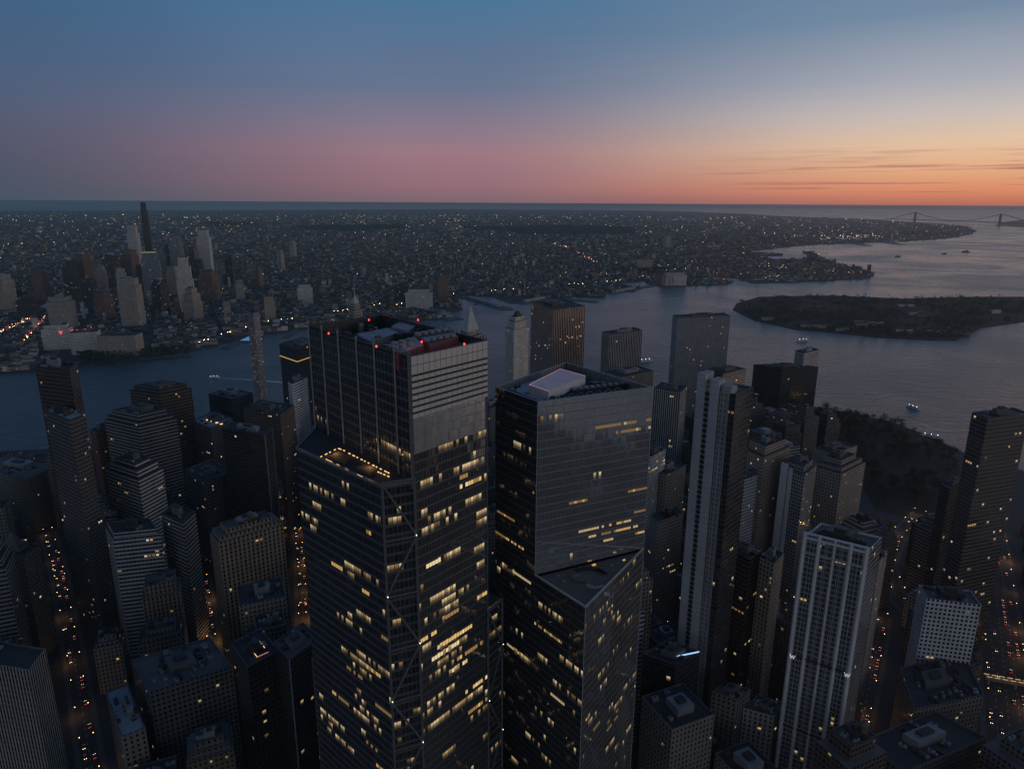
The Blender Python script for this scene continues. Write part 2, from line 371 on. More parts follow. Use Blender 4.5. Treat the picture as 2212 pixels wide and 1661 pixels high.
# ------------------------------------------------------------------ setting: water, land
wm, nt, b = newmat('bay_water')
b.inputs['Base Color'].default_value = (.045, .07, .08, 1); b.inputs['IOR'].default_value = 1.33
g = nt.nodes.new('ShaderNodeNewGeometry')
mp = nt.nodes.new('ShaderNodeMapping'); mp.inputs['Scale'].default_value = (.03, .055, .05); nt.links.new(g.outputs['Position'], mp.inputs['Vector'])
n1 = nt.nodes.new('ShaderNodeTexNoise'); n1.inputs['Scale'].default_value = 1; n1.inputs['Detail'].default_value = 8; n1.inputs['Roughness'].default_value = .66; nt.links.new(mp.outputs[0], n1.inputs['Vector'])
bp = nt.nodes.new('ShaderNodeBump'); bp.inputs['Strength'].default_value = .8; bp.inputs['Distance'].default_value = 4; nt.links.new(n1.outputs['Fac'], bp.inputs['Height'])
nt.links.new(bp.outputs[0], b.inputs['Normal'])
n3 = nt.nodes.new('ShaderNodeTexNoise'); n3.inputs['Scale'].default_value = .0014; n3.inputs['Detail'].default_value = 6; n3.inputs['Distortion'].default_value = 1.5; nt.links.new(g.outputs['Position'], n3.inputs['Vector'])
nt.links.new(mth(nt, 'MULTIPLY_ADD', n3.outputs['Fac'], .45, .04), b.inputs['Roughness'])
S = 400000
tag(MB().face([(-S, -S, 0), (S, -S, 0), (S, S, 0), (-S, S, 0)]).build('water', wm), kind='structure')

def sheet(name, pts, mat, z=GZ, skirt=None):
    m = MB(); pts = ccw(pts)
    V = [Vector((p[0], p[1], z)) for p in pts]
    for t in tessellate_polygon([V]):
        q = [V[i] for i in t]
        if (q[1]-q[0]).cross(q[2]-q[0]).z < 0: q = q[::-1]
        m.face(q)
    if skirt is not None:
        for i in range(len(pts)):
            a, b_ = pts[i], pts[(i+1) % len(pts)]
            m.face([(a[0], a[1], skirt), (b_[0], b_[1], skirt), (b_[0], b_[1], z), (a[0], a[1], z)])
    return m.build(name, mat)
lm, nt, b = newmat('city_ground')
g = nt.nodes.new('ShaderNodeNewGeometry')
vo = nt.nodes.new('ShaderNodeTexVoronoi'); vo.inputs['Scale'].default_value = .02; nt.links.new(g.outputs['Position'], vo.inputs['Vector'])
r = nt.nodes.new('ShaderNodeValToRGB'); nt.links.new(vo.outputs['Color'], r.inputs[0])
r.color_ramp.elements[0].color = (.014, .016, .015, 1); r.color_ramp.elements[1].color = (.07, .072, .075, 1)
nt.links.new(r.outputs[0], b.inputs['Base Color']); b.inputs['Roughness'].default_value = .9
SOIL = plain('park_soil', (.018, .019, .014), .95, sc=.03)
HILL = plain('hill_ground', (.03, .035, .035), .95, sc=.01)

manpx = [(-600, 1030), (0, 974), (100, 970), (300, 935), (600, 895), (900, 872), (1200, 862), (1500, 866), (1700, 873), (1780, 881), (1850, 893), (1930, 912), (2000, 938), (2050, 962), (2110, 990), (2300, 1040)]
MAN = [at(*p) for p in manpx]+[(640, 760), (670, 300), (720, -900), (-1500, -900), (-1500, 500)]
tag(sheet('ground', MAN, ASPH, GZ, -1), kind='structure')
tag(sheet('west_bank_ground', [(2300, -6000), (2200, 500), (2500, 1100), (7000, 1500), (9000, -6000)], lm, GZ, -1), kind='structure')
bkpx = [(-900, 890), (0, 806), (60, 800), (170, 793), (300, 780), (412, 768), (405, 758), (470, 742), (540, 732), (560, 722), (640, 712), (760, 700), (860, 690), (960, 688), (975, 676), (1000, 668), (990, 655), (975, 645), (985, 636), (1060, 640), (1105, 655), (1150, 648), (1240, 640), (1300, 642), (1312, 633), (1290, 628), (1370, 630), (1380, 622), (1340, 612), (1390, 606), (1400, 614), (1430, 620), (1500, 617), (1580, 612), (1585, 607), (1560, 604), (1500, 607), (1490, 600), (1570, 597), (1600, 602), (1625, 612), (1700, 610), (1800, 606), (1880, 601), (1886, 592), (1850, 580), (1810, 572), (1790, 562), (1762, 549), (1735, 543), (1748, 553), (1738, 560), (1690, 561), (1640, 558), (1632, 553), (1690, 552), (1690, 547), (1600, 548), (1596, 544), (1640, 540), (1700, 534), (1760, 528), (1850, 525), (1950, 522), (2050, 515), (2100, 506), (2108, 498), (2085, 489), (2040, 484), (1975, 481), (1900, 475), (1800, 471), (1700, 468), (1620, 463), (1500, 458), (1400, 455), (1000, 452), (500, 454), (0, 456), (-900, 460)]
BK = [at(*p) for p in bkpx]
tag(sheet('terrain', BK, lm, GZ, -1), kind='structure')
gvpx = [(1583, 668), (1592, 655), (1640, 641), (1800, 638), (1950, 645), (2100, 641), (2212, 641), (2420, 650), (2400, 672), (2212, 694), (2120, 707), (2090, 722), (2065, 734), (2000, 733), (1900, 728), (1800, 717), (1720, 711), (1630, 691)]
GV = [at(*p) for p in gvpx]
tag(sheet('island_ground', GV, SOIL, GZ, -1), kind='structure')
SI = [at(*p) for p in [(2148, 487), (2212, 491), (2800, 510), (2800, 462), (2400, 466), (2212, 474), (2170, 480)]]
tag(sheet('staten_ground', SI, SOIL, GZ, -1), kind='structure')
hm = MB()
for (x0, x1, yb, hh, sd) in ((1505, 2900, 446.5, 260, 3), (-700, 700, 447, 70, 9)):
    k = 60; pts = []
    for i in range(k+1):
        x = x0+(x1-x0)*i/k; p = at(x, yb+(x-1106)*.0059, 0); e = math.sin(math.pi*i/k)**.35
        pts.append((p, hh*e*(.45+.6*noise.noise(Vector((i*.22, sd, 0)))+.2*noise.noise(Vector((i*.9, sd, 5))))))
    for i in range(k):
        (a, ha), (b_, hb) = pts[i], pts[i+1]; s = 1.04
        hm.face([(a[0], a[1], 0), (b_[0], b_[1], 0), (b_[0]*s, b_[1]*s, max(hb, 10)), (a[0]*s, a[1]*s, max(ha, 10))])
        hm.face([(a[0]*s, a[1]*s, max(ha, 10)), (b_[0]*s, b_[1]*s, max(hb, 10)), (b_[0]*1.1, b_[1]*1.1, 0), (a[0]*1.1, a[1]*1.1, 0)])
tag(hm.build('hills', HILL), kind='structure')
BATpx = [(1768, 884), (1850, 895), (1930, 914), (2000, 940), (2048, 964), (2075, 1010), (2060, 1090), (1990, 1130), (1890, 1100), (1850, 1030), (1790, 960)]
BAT = [at(*p) for p in BATpx]
tag(sheet('park_ground', BAT, SOIL, GZ+.02), kind='structure')

# ------------------------------------------------------------------ the braced glass tower
ZT = 329.
Np, Rp, Lp = at(885, 770, ZT), at(1050, 735, ZT), at(668, 703, ZT)
Fp = (Rp[0]+Lp[0]-Np[0], Rp[1]+Lp[1]-Np[1])
o = (Np[0], Np[1], GZ)
T3 = empty('office_tower', o, 'tallest dark glass tower with cross braced edges, pale louvred crown and lit terrace', 'skyscraper')
ZL, ZU, ZTER = 304., 289., 278.
CW3 = 1.75
roofp = [Np, Rp, Fp, Lp]
rc4 = ccw(roofp)
ms4 = [0 if {rc4[i], rc4[(i+1) % 4]} == {Np, Rp} else 1 for i in range(4)]
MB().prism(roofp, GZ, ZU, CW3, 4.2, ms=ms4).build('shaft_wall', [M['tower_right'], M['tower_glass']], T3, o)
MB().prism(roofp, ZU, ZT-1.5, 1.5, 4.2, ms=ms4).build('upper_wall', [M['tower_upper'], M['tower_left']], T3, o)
def V3(p, z): return Vector((p[0], p[1], z))
dNR = (V3(Rp, 0)-V3(Np, 0)); wNR = dNR.length; dNR.normalize(); nNR = Vector((dNR.y, -dNR.x, 0))
dNL = (V3(Lp, 0)-V3(Np, 0)); wNL = dNL.length; dNL.normalize(); nNL = Vector((-dNL.y, dNL.x, 0))
if nNL.y > 0: nNL = -nNL
MB().face([V3(Np, ZL)+nNR*.08, V3(Rp, ZL)+nNR*.08, V3(Rp, ZT)+nNR*.08, V3(Np, ZT)+nNR*.08]).build('crown_backing', BLACK, T3, o)
zz = ZL+.3
for k in range(9):
    h = 1.55 if k < 7 else 3.4
    m = MB(); m.bar(V3(Np, zz+h/2)+nNR*.5, V3(Rp, zz+h/2)+nNR*.5, .6)
    m.v = [(p[0], p[1], zz+h if p[2] > zz+h/2 else zz) for p in m.v]
    m.build('louvre', LOUVRE, T3, o); zz += h+(.95 if k < 7 else .25)
for k in range(1, 14):
    p = V3(Np, 0)+dNR*wNR*k/14+nNR*.85
    MB().bar((p.x, p.y, ZL), (p.x, p.y, ZT), .12).build('crown_mullion', METAL, T3, o)
for s in (.0, .12, .3, .47, .66, .84, 1.0):
    p = V3(Np, 0)+dNL*wNL*s+nNL*.5
    MB().bar((p.x, p.y, ZTER-3), (p.x, p.y, ZT+2), .65 if s else 1.1).build('column', PIPE if s else STEEL, T3, o)
for k in range(1, 30):
    p = V3(Np, 0)+dNL*wNL*k/30+nNL*.12
    MB().bar((p.x, p.y, ZTER), (p.x, p.y, ZT), .18).build('mullion', METALD, T3, o)
for p in (Np, Rp):
    MB().bar((p[0]+nNR.x*.3, p[1]+nNR.y*.3, GZ), (p[0]+nNR.x*.3, p[1]+nNR.y*.3, ZT+1), .6).build('corner_column', STEEL, T3, o)
MB().face([V3(p, ZT-7) for p in ccw(inset(roofp, 1))]).build('roof', ROOFD, T3, o)
cr = ccw(roofp)
for i in range(4):
    a, b_ = V3(cr[i], 0), V3(cr[(i+1) % 4], 0); d = b_-a; w = d.length; d.normalize(); nn = Vector((-d.y, d.x, 0))
    m = MB(); m.face([a+nn*.8+Vector((0, 0, ZT-7)), b_+nn*.8+Vector((0, 0, ZT-7)), b_+nn*.8+Vector((0, 0, ZT)), a+nn*.8+Vector((0, 0, ZT))])
    m.bar(a+Vector((0, 0, ZT-.2)), b_+Vector((0, 0, ZT-.2)), .7)
    q = 0
    while q < w:
        pp = a+d*q+nn*.2; m.bar(pp+Vector((0, 0, ZT-7)), pp+Vector((0, 0, ZT+rnd.choice((1.2, 1.8, 2.4)))), .25); q += 1.9
    m.build('roof_screen', METALD, T3, o)
def roofbox(parent, o, pts, z, h, mat, name='roof_plant', top=None):
    p = ccw([at(*q, z+h) for q in pts]); m = MB().prism(p, z, z+h, 1e6, 1e6, 0, 1 if top else 0)
    return m.build(name, [mat, top] if top else mat, parent, o), p
REDM = plain('painted_red_glow', (.10, .05, .05), .6, emit=(.6, .05, .05), es=.02)  # red light on the roof plant, put into its sides as emission
roofbox(T3, o, [(770, 722), (800, 738), (862, 718), (838, 708)], ZT-7, 5, METAL, top=ROOFL)
roofbox(T3, o, [(835, 745), (860, 765), (915, 745), (895, 727)], ZT-7, 7, REDM, top=METAL)
roofbox(T3, o, [(893, 722), (928, 745), (990, 726), (960, 706)], ZT-7, 7, REDM, top=METALD)
roofbox(T3, o, [(845, 705), (880, 715), (905, 700), (870, 692)], ZT-7, 6, METAL, top=ROOFL)
for i in range(5):
    for j in range(2):
        x, y = at(903+i*14+j*18, 724+j*12-i*2.4, ZT); MB().cone(x, y, ZT, ZT+1.2, 1.6, 1.6, 12).build('cooling_fan', METAL, T3, o)
for i in range(3):
    for j in range(2):
        x, y = at(852+i*17, 744-i*4+j*9, ZT); MB().cone(x, y, ZT, ZT+1.1, 1.5, 1.5, 12).build('cooling_fan', METAL, T3, o)
for k in range(80):
    s, t = rnd.uniform(.06, .94), rnd.uniform(.04, .96)
    x = Np[0]+(Rp[0]-Np[0])*s+(Lp[0]-Np[0])*t; y = Np[1]+(Rp[1]-Np[1])*s+(Lp[1]-Np[1])*t
    MB().box(x, y, ZT-7, rnd.uniform(.8, 5), rnd.uniform(.6, 2.6), rnd.uniform(1, 6.5), math.atan2(dNR.y, dNR.x)).build('roof_equipment', rnd.choice((METAL, METALD, METALD, METALD, ROOFM)), T3, o)
for q in ((710, 719), (797, 690), (903, 690), (813, 747), (911, 737), (1003, 742)):
    x, y = at(q[0], q[1], ZT+1.8); MB().cone(x, y, ZT+1.2, ZT+1.9, .32, .32, 8).build('beacon', REDL, T3, o)
x, y = at(885, 752, ZT); ld = D.lights.new('beacon_glow', 'POINT'); ld.energy = 50; ld.color = (1, .06, .05); ld.shadow_soft_size = .5
l = D.objects.new('beacon_glow', ld); C.objects.link(l); l.parent = T3; l.location = (x-o[0], y-o[1], ZT+2-o[2])
TN, TL = at(825, 1050, ZTER), at(640, 968, ZTER)
tb = [TN, Np, Lp, TL]
MB().prism(tb, GZ, ZTER, CW3, 4.2).build('lower_wall', M['tower_glass'], T3, o)
MB().face([V3(p, ZTER-.05) for p in ccw(inset(tb, .3))]).build('terrace', ROOFD, T3, o)
m = MB()
for a, b_ in ((TN, TL), (TN, Np), (TL, Lp)): m.bar(V3(a, ZTER+.7), V3(b_, ZTER+.7), .25); m.bar(V3(a, ZTER), V3(b_, ZTER), .6)
m.build('terrace_rail', PARA, T3, o)
for p0, p1, n in (((690, 988), (730, 968), 4), ((730, 968), (752, 976), 2), ((752, 978), (845, 1024), 11), ((700, 990), (790, 1032), 4), ((800, 1012), (842, 1030), 6)):
    for k in range(n):
        t0 = (k+rnd.uniform(0, .3))/n; t1 = t0+rnd.uniform(.25, .6)/n
        a, b_ = [at(p0[0]+(p1[0]-p0[0])*t, p0[1]+(p1[1]-p0[1])*t, ZTER+.5) for t in (t0, t1)]
        MB().bar(V3(a, ZTER+.5), V3(b_, ZTER+.5), .3).build('terrace_light', STRIP, T3, o)
for pts in (((712, 985), (745, 997), (760, 988), (728, 974)), ((770, 1008), (800, 1022), (818, 1012), (790, 1000))): roofbox(T3, o, pts, ZTER, 1.2, WOOD, 'planter')
for q in ((725, 985), (800, 1015)):
    x, y = at(*q, ZTER); ld = D.lights.new('terrace_glow', 'POINT'); ld.energy = 300; ld.color = (1, .55, .22); ld.shadow_soft_size = .5
    l = D.objects.new('terrace_glow', ld); C.objects.link(l); l.parent = T3; l.location = (x-o[0], y-o[1], ZTER+3-o[2])
def brace(a, b_, ztop, zbot, step, nrm, parent, o):
    a, b_ = Vector((a[0], a[1], 0))+nrm*.6, Vector((b_[0], b_[1], 0))+nrm*.6
    for p in (a, b_): MB().bar(p+Vector((0, 0, zbot)), p+Vector((0, 0, ztop)), .95).build('brace_column', STEEL, parent, o)
    z = ztop; k = 0
    while z > zbot+step*.5:
        MB().bar(a+Vector((0, 0, z-.5)), b_+Vector((0, 0, z-.5)), .8).build('brace_beam', STEEL, parent, o)
        p, q = (a, b_) if k % 2 == 0 else (b_, a)
        MB().bar(p+Vector((0, 0, z-1)), q+Vector((0, 0, z-step+.4)), .85).build('brace_diagonal', STEEL, parent, o)
        mid = q+nrm*.8; MB().box(mid.x, mid.y, z-step, .22, .22, .3).build('brace_lamp', WHL, parent, o)
        z -= step; k += 1
dT = V3(Np, 0)-V3(TN, 0); nTN = Vector((dT.y, -dT.x, 0)).normalized()
brace(TN, Np, ZTER+2, 40, 25.2, nTN, T3, o)
ZR = 199.
R2 = at(1083, 1292, ZR); R0 = (Rp[0]-nNR.x*.5, Rp[1]-nNR.y*.5)
rb = [R0, R2, (R2[0]-dNR.y*40, R2[1]+dNR.x*40), (Rp[0]-dNR.y*40, Rp[1]+dNR.x*40)]
MB().prism(rb, GZ, ZR, CW3, 4.2, 0, 1).build('side_wall', [M['tower_glass'], ROOFD], T3, o)
brace(Rp, R2, ZR, 30, 25.2, nNR, T3, o)
FOOT += [tb, roofp, rb]
lit_windows(T3, o, Np, Rp, 100, 225, CW3, 4.2, 84, (.84, .45), (4, 13), mats=BRT)
lit_windows(T3, o, Np, Rp, 225, 276, CW3, 4.2, 18, (.84, .45), (3, 7), mats=BRT)
lit_windows(T3, o, TL, TN, 120, 262, CW3, 4.2, 60, (.84, .42), (3, 9), mats=[WARM[0], WARM[2], WARM[2]])
# ------------------------------------------------------------------ mirror-faced tower
ZF, ZM = 298., 210.
n4, l4, r4, f4 = at(1162, 868, ZF), at(1070, 835, ZF), at(1411, 836, ZF), at(1222, 782, ZF)
tip = at(1265, 1310, ZM)
o = (n4[0], n4[1], GZ)
T4 = empty('mirror_tower', o, 'pale grey mirror glass tower with triangular cut terrace and white roof penthouse', 'skyscraper')
up = ccw([l4, n4, r4, f4])
def idx_ms(poly, a, b, k, base):
    poly = ccw(poly); ms = [base]*len(poly)
    for i in range(len(poly)):
        if {poly[i], poly[(i+1) % len(poly)]} == {a, b}: ms[i] = k
    return ms
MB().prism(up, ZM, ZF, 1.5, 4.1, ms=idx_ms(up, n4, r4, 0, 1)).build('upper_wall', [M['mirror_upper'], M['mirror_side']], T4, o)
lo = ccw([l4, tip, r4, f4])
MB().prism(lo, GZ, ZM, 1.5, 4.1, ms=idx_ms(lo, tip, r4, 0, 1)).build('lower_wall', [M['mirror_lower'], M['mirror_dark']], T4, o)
tri = ccw([n4, tip, r4])
MB().face([V3(p, ZM-1.4) for p in tri]).build('terrace', ROOFM, T4, o)
EDGE = plain('edge_steel', (.42, .45, .47), .35, .4, var=.1)
m = MB(); m.bar(V3(n4, ZM), V3(tip, ZM), .7); m.bar(V3(tip, ZM), V3(r4, ZM), .7); m.build('terrace_parapet', EDGE, T4, o)
ctr = Vector(cent(tri))
for k, (ox, oy, r0_, r1_, a0, a1, mt_) in enumerate(((0, 0, 7, 9.5, .3, 2.4, SOIL), (-4, 1, 4, 6, 2.6, 5.0, WOOD), (6, 3, 4, 7, -.6, 1.2, SOIL), (2, -6, 3, 5, 3.4, 5.8, METAL), (9, 6, 2.5, 4.5, 2, 4.6, WOOD))):
    pts = [ctr+Vector((ox+math.cos(a0+(a1-a0)*i/8)*r1_, oy+math.sin(a0+(a1-a0)*i/8)*r1_)) for i in range(9)]+[ctr+Vector((ox+math.cos(a1+(a0-a1)*i/8)*r0_, oy+math.sin(a1+(a0-a1)*i/8)*r0_)) for i in range(9)]
    if all(inside(p, scale(tri, .93)) for p in pts):
        m = MB(); m.prism([tuple(p) for p in pts], ZM-1.4, ZM-.7, 1e6, 1e6)
        for i in range(8): m.face([(*pts[i], ZM-.7), (*pts[i+1], ZM-.7), (*pts[16-i], ZM-.7), (*pts[17-i], ZM-.7)])
        m.build('planter', mt_, T4, o)
for q in range(12):
    p = at(1205+q*13, 1245-q*4+rnd.uniform(-8, 16), ZM-1.4)
    if inside(p, scale(tri, .9)): MB().prism(rect(p[0], p[1], rnd.uniform(.8, 2.5), rnd.uniform(.6, 1.4), rnd.random()), ZM-1.4, ZM-.9, 1e6, 1e6, 0, 0).build('bench', rnd.choice((WOOD, METAL, WARM[0])), T4, o)  # some benches get the window glow, painting lit spots on the terrace
for p, z0, z1 in ((n4, ZM, ZF), (r4, GZ, ZF), (tip, GZ, ZM)): MB().bar(V3(p, z0), V3(p, z1), .35).build('corner_trim', EDGE, T4, o)
m = MB(); ipp = inset(up, 1.0)
for i in range(4):
    a, b_, c, d = up[i], up[(i+1) % 4], ipp[(i+1) % 4], ipp[i]
    m.face([V3(a, ZF), V3(b_, ZF), V3(c, ZF), V3(d, ZF)]); m.face([V3(d, ZF), V3(c, ZF), V3(c, ZF-5.5), V3(d, ZF-5.5)])
m.build('parapet', PARA, T4, o)
for i in range(4):
    a, b_ = V3(ipp[i], 0), V3(ipp[(i+1) % 4], 0); L = (b_-a).length; q = 2
    m = MB()
    while q < L:
        p = a.lerp(b_, q/L); m.bar((p.x, p.y, ZF-5.4), (p.x, p.y, ZF-.2), .35); q += 4
    m.build('parapet_rib', METAL, T4, o)
MB().face([V3(p, ZF-5.5) for p in ipp]).build('roof', ROOFD, T4, o)
roofbox(T4, o, [(1095, 838), (1168, 866), (1262, 832), (1205, 792)], ZF-5.5, 2.2, METAL, 'plant_deck', top=plain('pale_roof', (.36, .38, .44)))
ph, pb = roofbox(T4, o, [(1143, 831), (1185, 845), (1265, 812), (1210, 797)], ZF-3.3, 4.6, WHITE, 'penthouse', top=plain('painted_pink_glow', (.5, .45, .50), emit=(.9, .6, .7), es=.03))  # pink light on the penthouse top put into its colour and emission
m = MB()
for i in range(4):
    if i != 1: m.bar(V3(pb[i], ZF+1.35), V3(pb[(i+1) % 4], ZF+1.35), .12)
m.build('penthouse_light', PINKL, ph, o)
for i in range(9):
    x, y = at(1240+i*13, 840-i*1.5, ZF-2); b = MB().box(x, y, ZF-5.5, 3.4, 4, 3.2, .4).build('cooling_unit', METALD, T4, o); MB().cone(x, y, ZF-2.3, ZF-1.4, 1.3, 1.3, 12).build('fan', METAL, b, o)
for i in range(8):
    x, y = at(1195+i*20, 858-i*2.6, ZF-2); b = MB().box(x, y, ZF-5.5, 3.5, 3, 3, .4).build('cooling_unit', METAL, T4, o); MB().cone(x, y, ZF-2.5, ZF-1.6, 1.2, 1.2, 12).build('fan', METALD, b, o)
for i in range(6):
    x, y = at(1285+i*18, 822+i*.6, ZF-1); MB().box(x, y, ZF-5.5, 4, 5, 3.8, .4).build('cooling_tower', METALD, T4, o)
for k in range(26):
    x, y = at(rnd.uniform(1240, 1385), rnd.uniform(806, 856), ZF-4)
    if inside((x, y), scale(ipp, .93)): MB().box(x, y, ZF-5.5, rnd.uniform(.8, 3), rnd.uniform(.8, 2.4), rnd.uniform(.8, 3), .4).build('roof_equipment', rnd.choice((METAL, METALD, METALD)), T4, o)
for k in range(8):
    x, y = at(rnd.uniform(1110, 1160), rnd.uniform(828, 850), ZF-3); MB().box(x, y, ZF-3.29, rnd.uniform(.8, 2.4), rnd.uniform(.8, 1.8), rnd.uniform(.5, 1.6), .4).build('roof_equipment', rnd.choice((METAL, METALD)), T4, o)
FOOT.append(lo)
dm = [WARM[1], WARM[2], WARM[0]]
lit_windows(T4, o, n4, r4, 274, 284, 1.5, 4.1, 32, (.85, .34), (5, 14), mats=[WARM[1], WARM[2], WARM[2]])
lit_windows(T4, o, n4, r4, 214, 262, 1.5, 4.1, 68, (.85, .3), (3, 10), mats=dm, low=True)
lit_windows(T4, o, l4, tip, 60, 208, 1.5, 4.1, 40, (.85, .35), (5, 14), mats=[WARM[2], WARM[1]])
lit_windows(T4, o, l4, n4, 212, 262, 1.5, 4.1, 30, (.85, .3), (5, 12), mats=[WARM[2], WARM[0]], low=True)
lit_windows(T4, o, tip, r4, 60, 205, 1.5, 4.1, 30, (.85, .3), (2, 8), mats=[WARM[2], WARM[1]])

# ------------------------------------------------------------------ tall slim tower with pale concrete wall
ZG = 270.
A_, B_, C_ = at(1508, 836, ZG), at(1590, 852, ZG), at(1628, 836, ZG)
gp = [A_, B_, C_, (A_[0]+C_[0]-B_[0], A_[1]+C_[1]-B_[1])]
root, poly, o = bld('slim_tower', 'very slim tall tower with pale concrete wall and single column of dark windows', 'skyscraper', gp, ZG, 'dark_glass', 2.6, 3.6, n=2, nlit=8)
dd = (V3(B_, 0)-V3(A_, 0)); ww = dd.length; dd.normalize(); nn = Vector((dd.y, -dd.x, 0)); rot_ = math.atan2(dd.y, dd.x)
PC = facade('pale_concrete', (.42, .425, .44), (.33, .335, .35), .999, .10, 0, wr=.8, gr=.8, gv=.3, streak=.3)
PC2 = facade('grey_concrete', (.27, .272, .28), (.025, .025, .03), .3, .6, 0, wr=.8, gr=.3, gv=.3)
def slabpart(s0, s1, off, z1, name, mat):
    c = V3(A_, 0)+dd*ww*(s0+s1)/2+nn*(off/2)
    return MB().prism(rect(c.x, c.y, ww*(s1-s0), off, rot_), GZ, z1, 3, 3.6, 0, 0).build(name, mat, root, o)
slabpart(0, .22, 1.9, ZG+10, 'concrete_wall', PC)
slabpart(.22, .36, 1.5, ZG+6, 'window_bay', PC2)
slabpart(.36, .58, 1.9, ZG+7, 'concrete_wall', PC)
slabpart(.61, .80, .5, ZG+1, 'concrete_wall', PC2)
slabpart(.82, .84, .9, ZG+1, 'fin', CONC)
for s, w, h, dp in ((.11, .20, 10, 10), (.45, .22, 7, 9), (.75, .25, 4, 8)):
    c = V3(A_, 0)+dd*ww*s-nn*(dp/2)
    MB().prism(rect(c.x, c.y, ww*w, dp, rot_), ZG-1, ZG+h, 1e6, 1e6, 0, 0).build('roof_fin', CONC, root, o)
me = None
for k in range(60):
    z = ZG-3-k*3.6
    if z < 50: break
    c = V3(A_, z)+dd*ww*.29+nn*1.56
    if me is None:
        ob = MB().box(0, 0, -1, ww*.12, .12, 2.2, rot_).build('window', BLACK, root, (0, 0, 0)); me = ob.data
    else: ob = D.objects.new('window', me); C.objects.link(ob); ob.parent = root
    ob.location = (c.x-o[0], c.y-o[1], c.z-o[2])
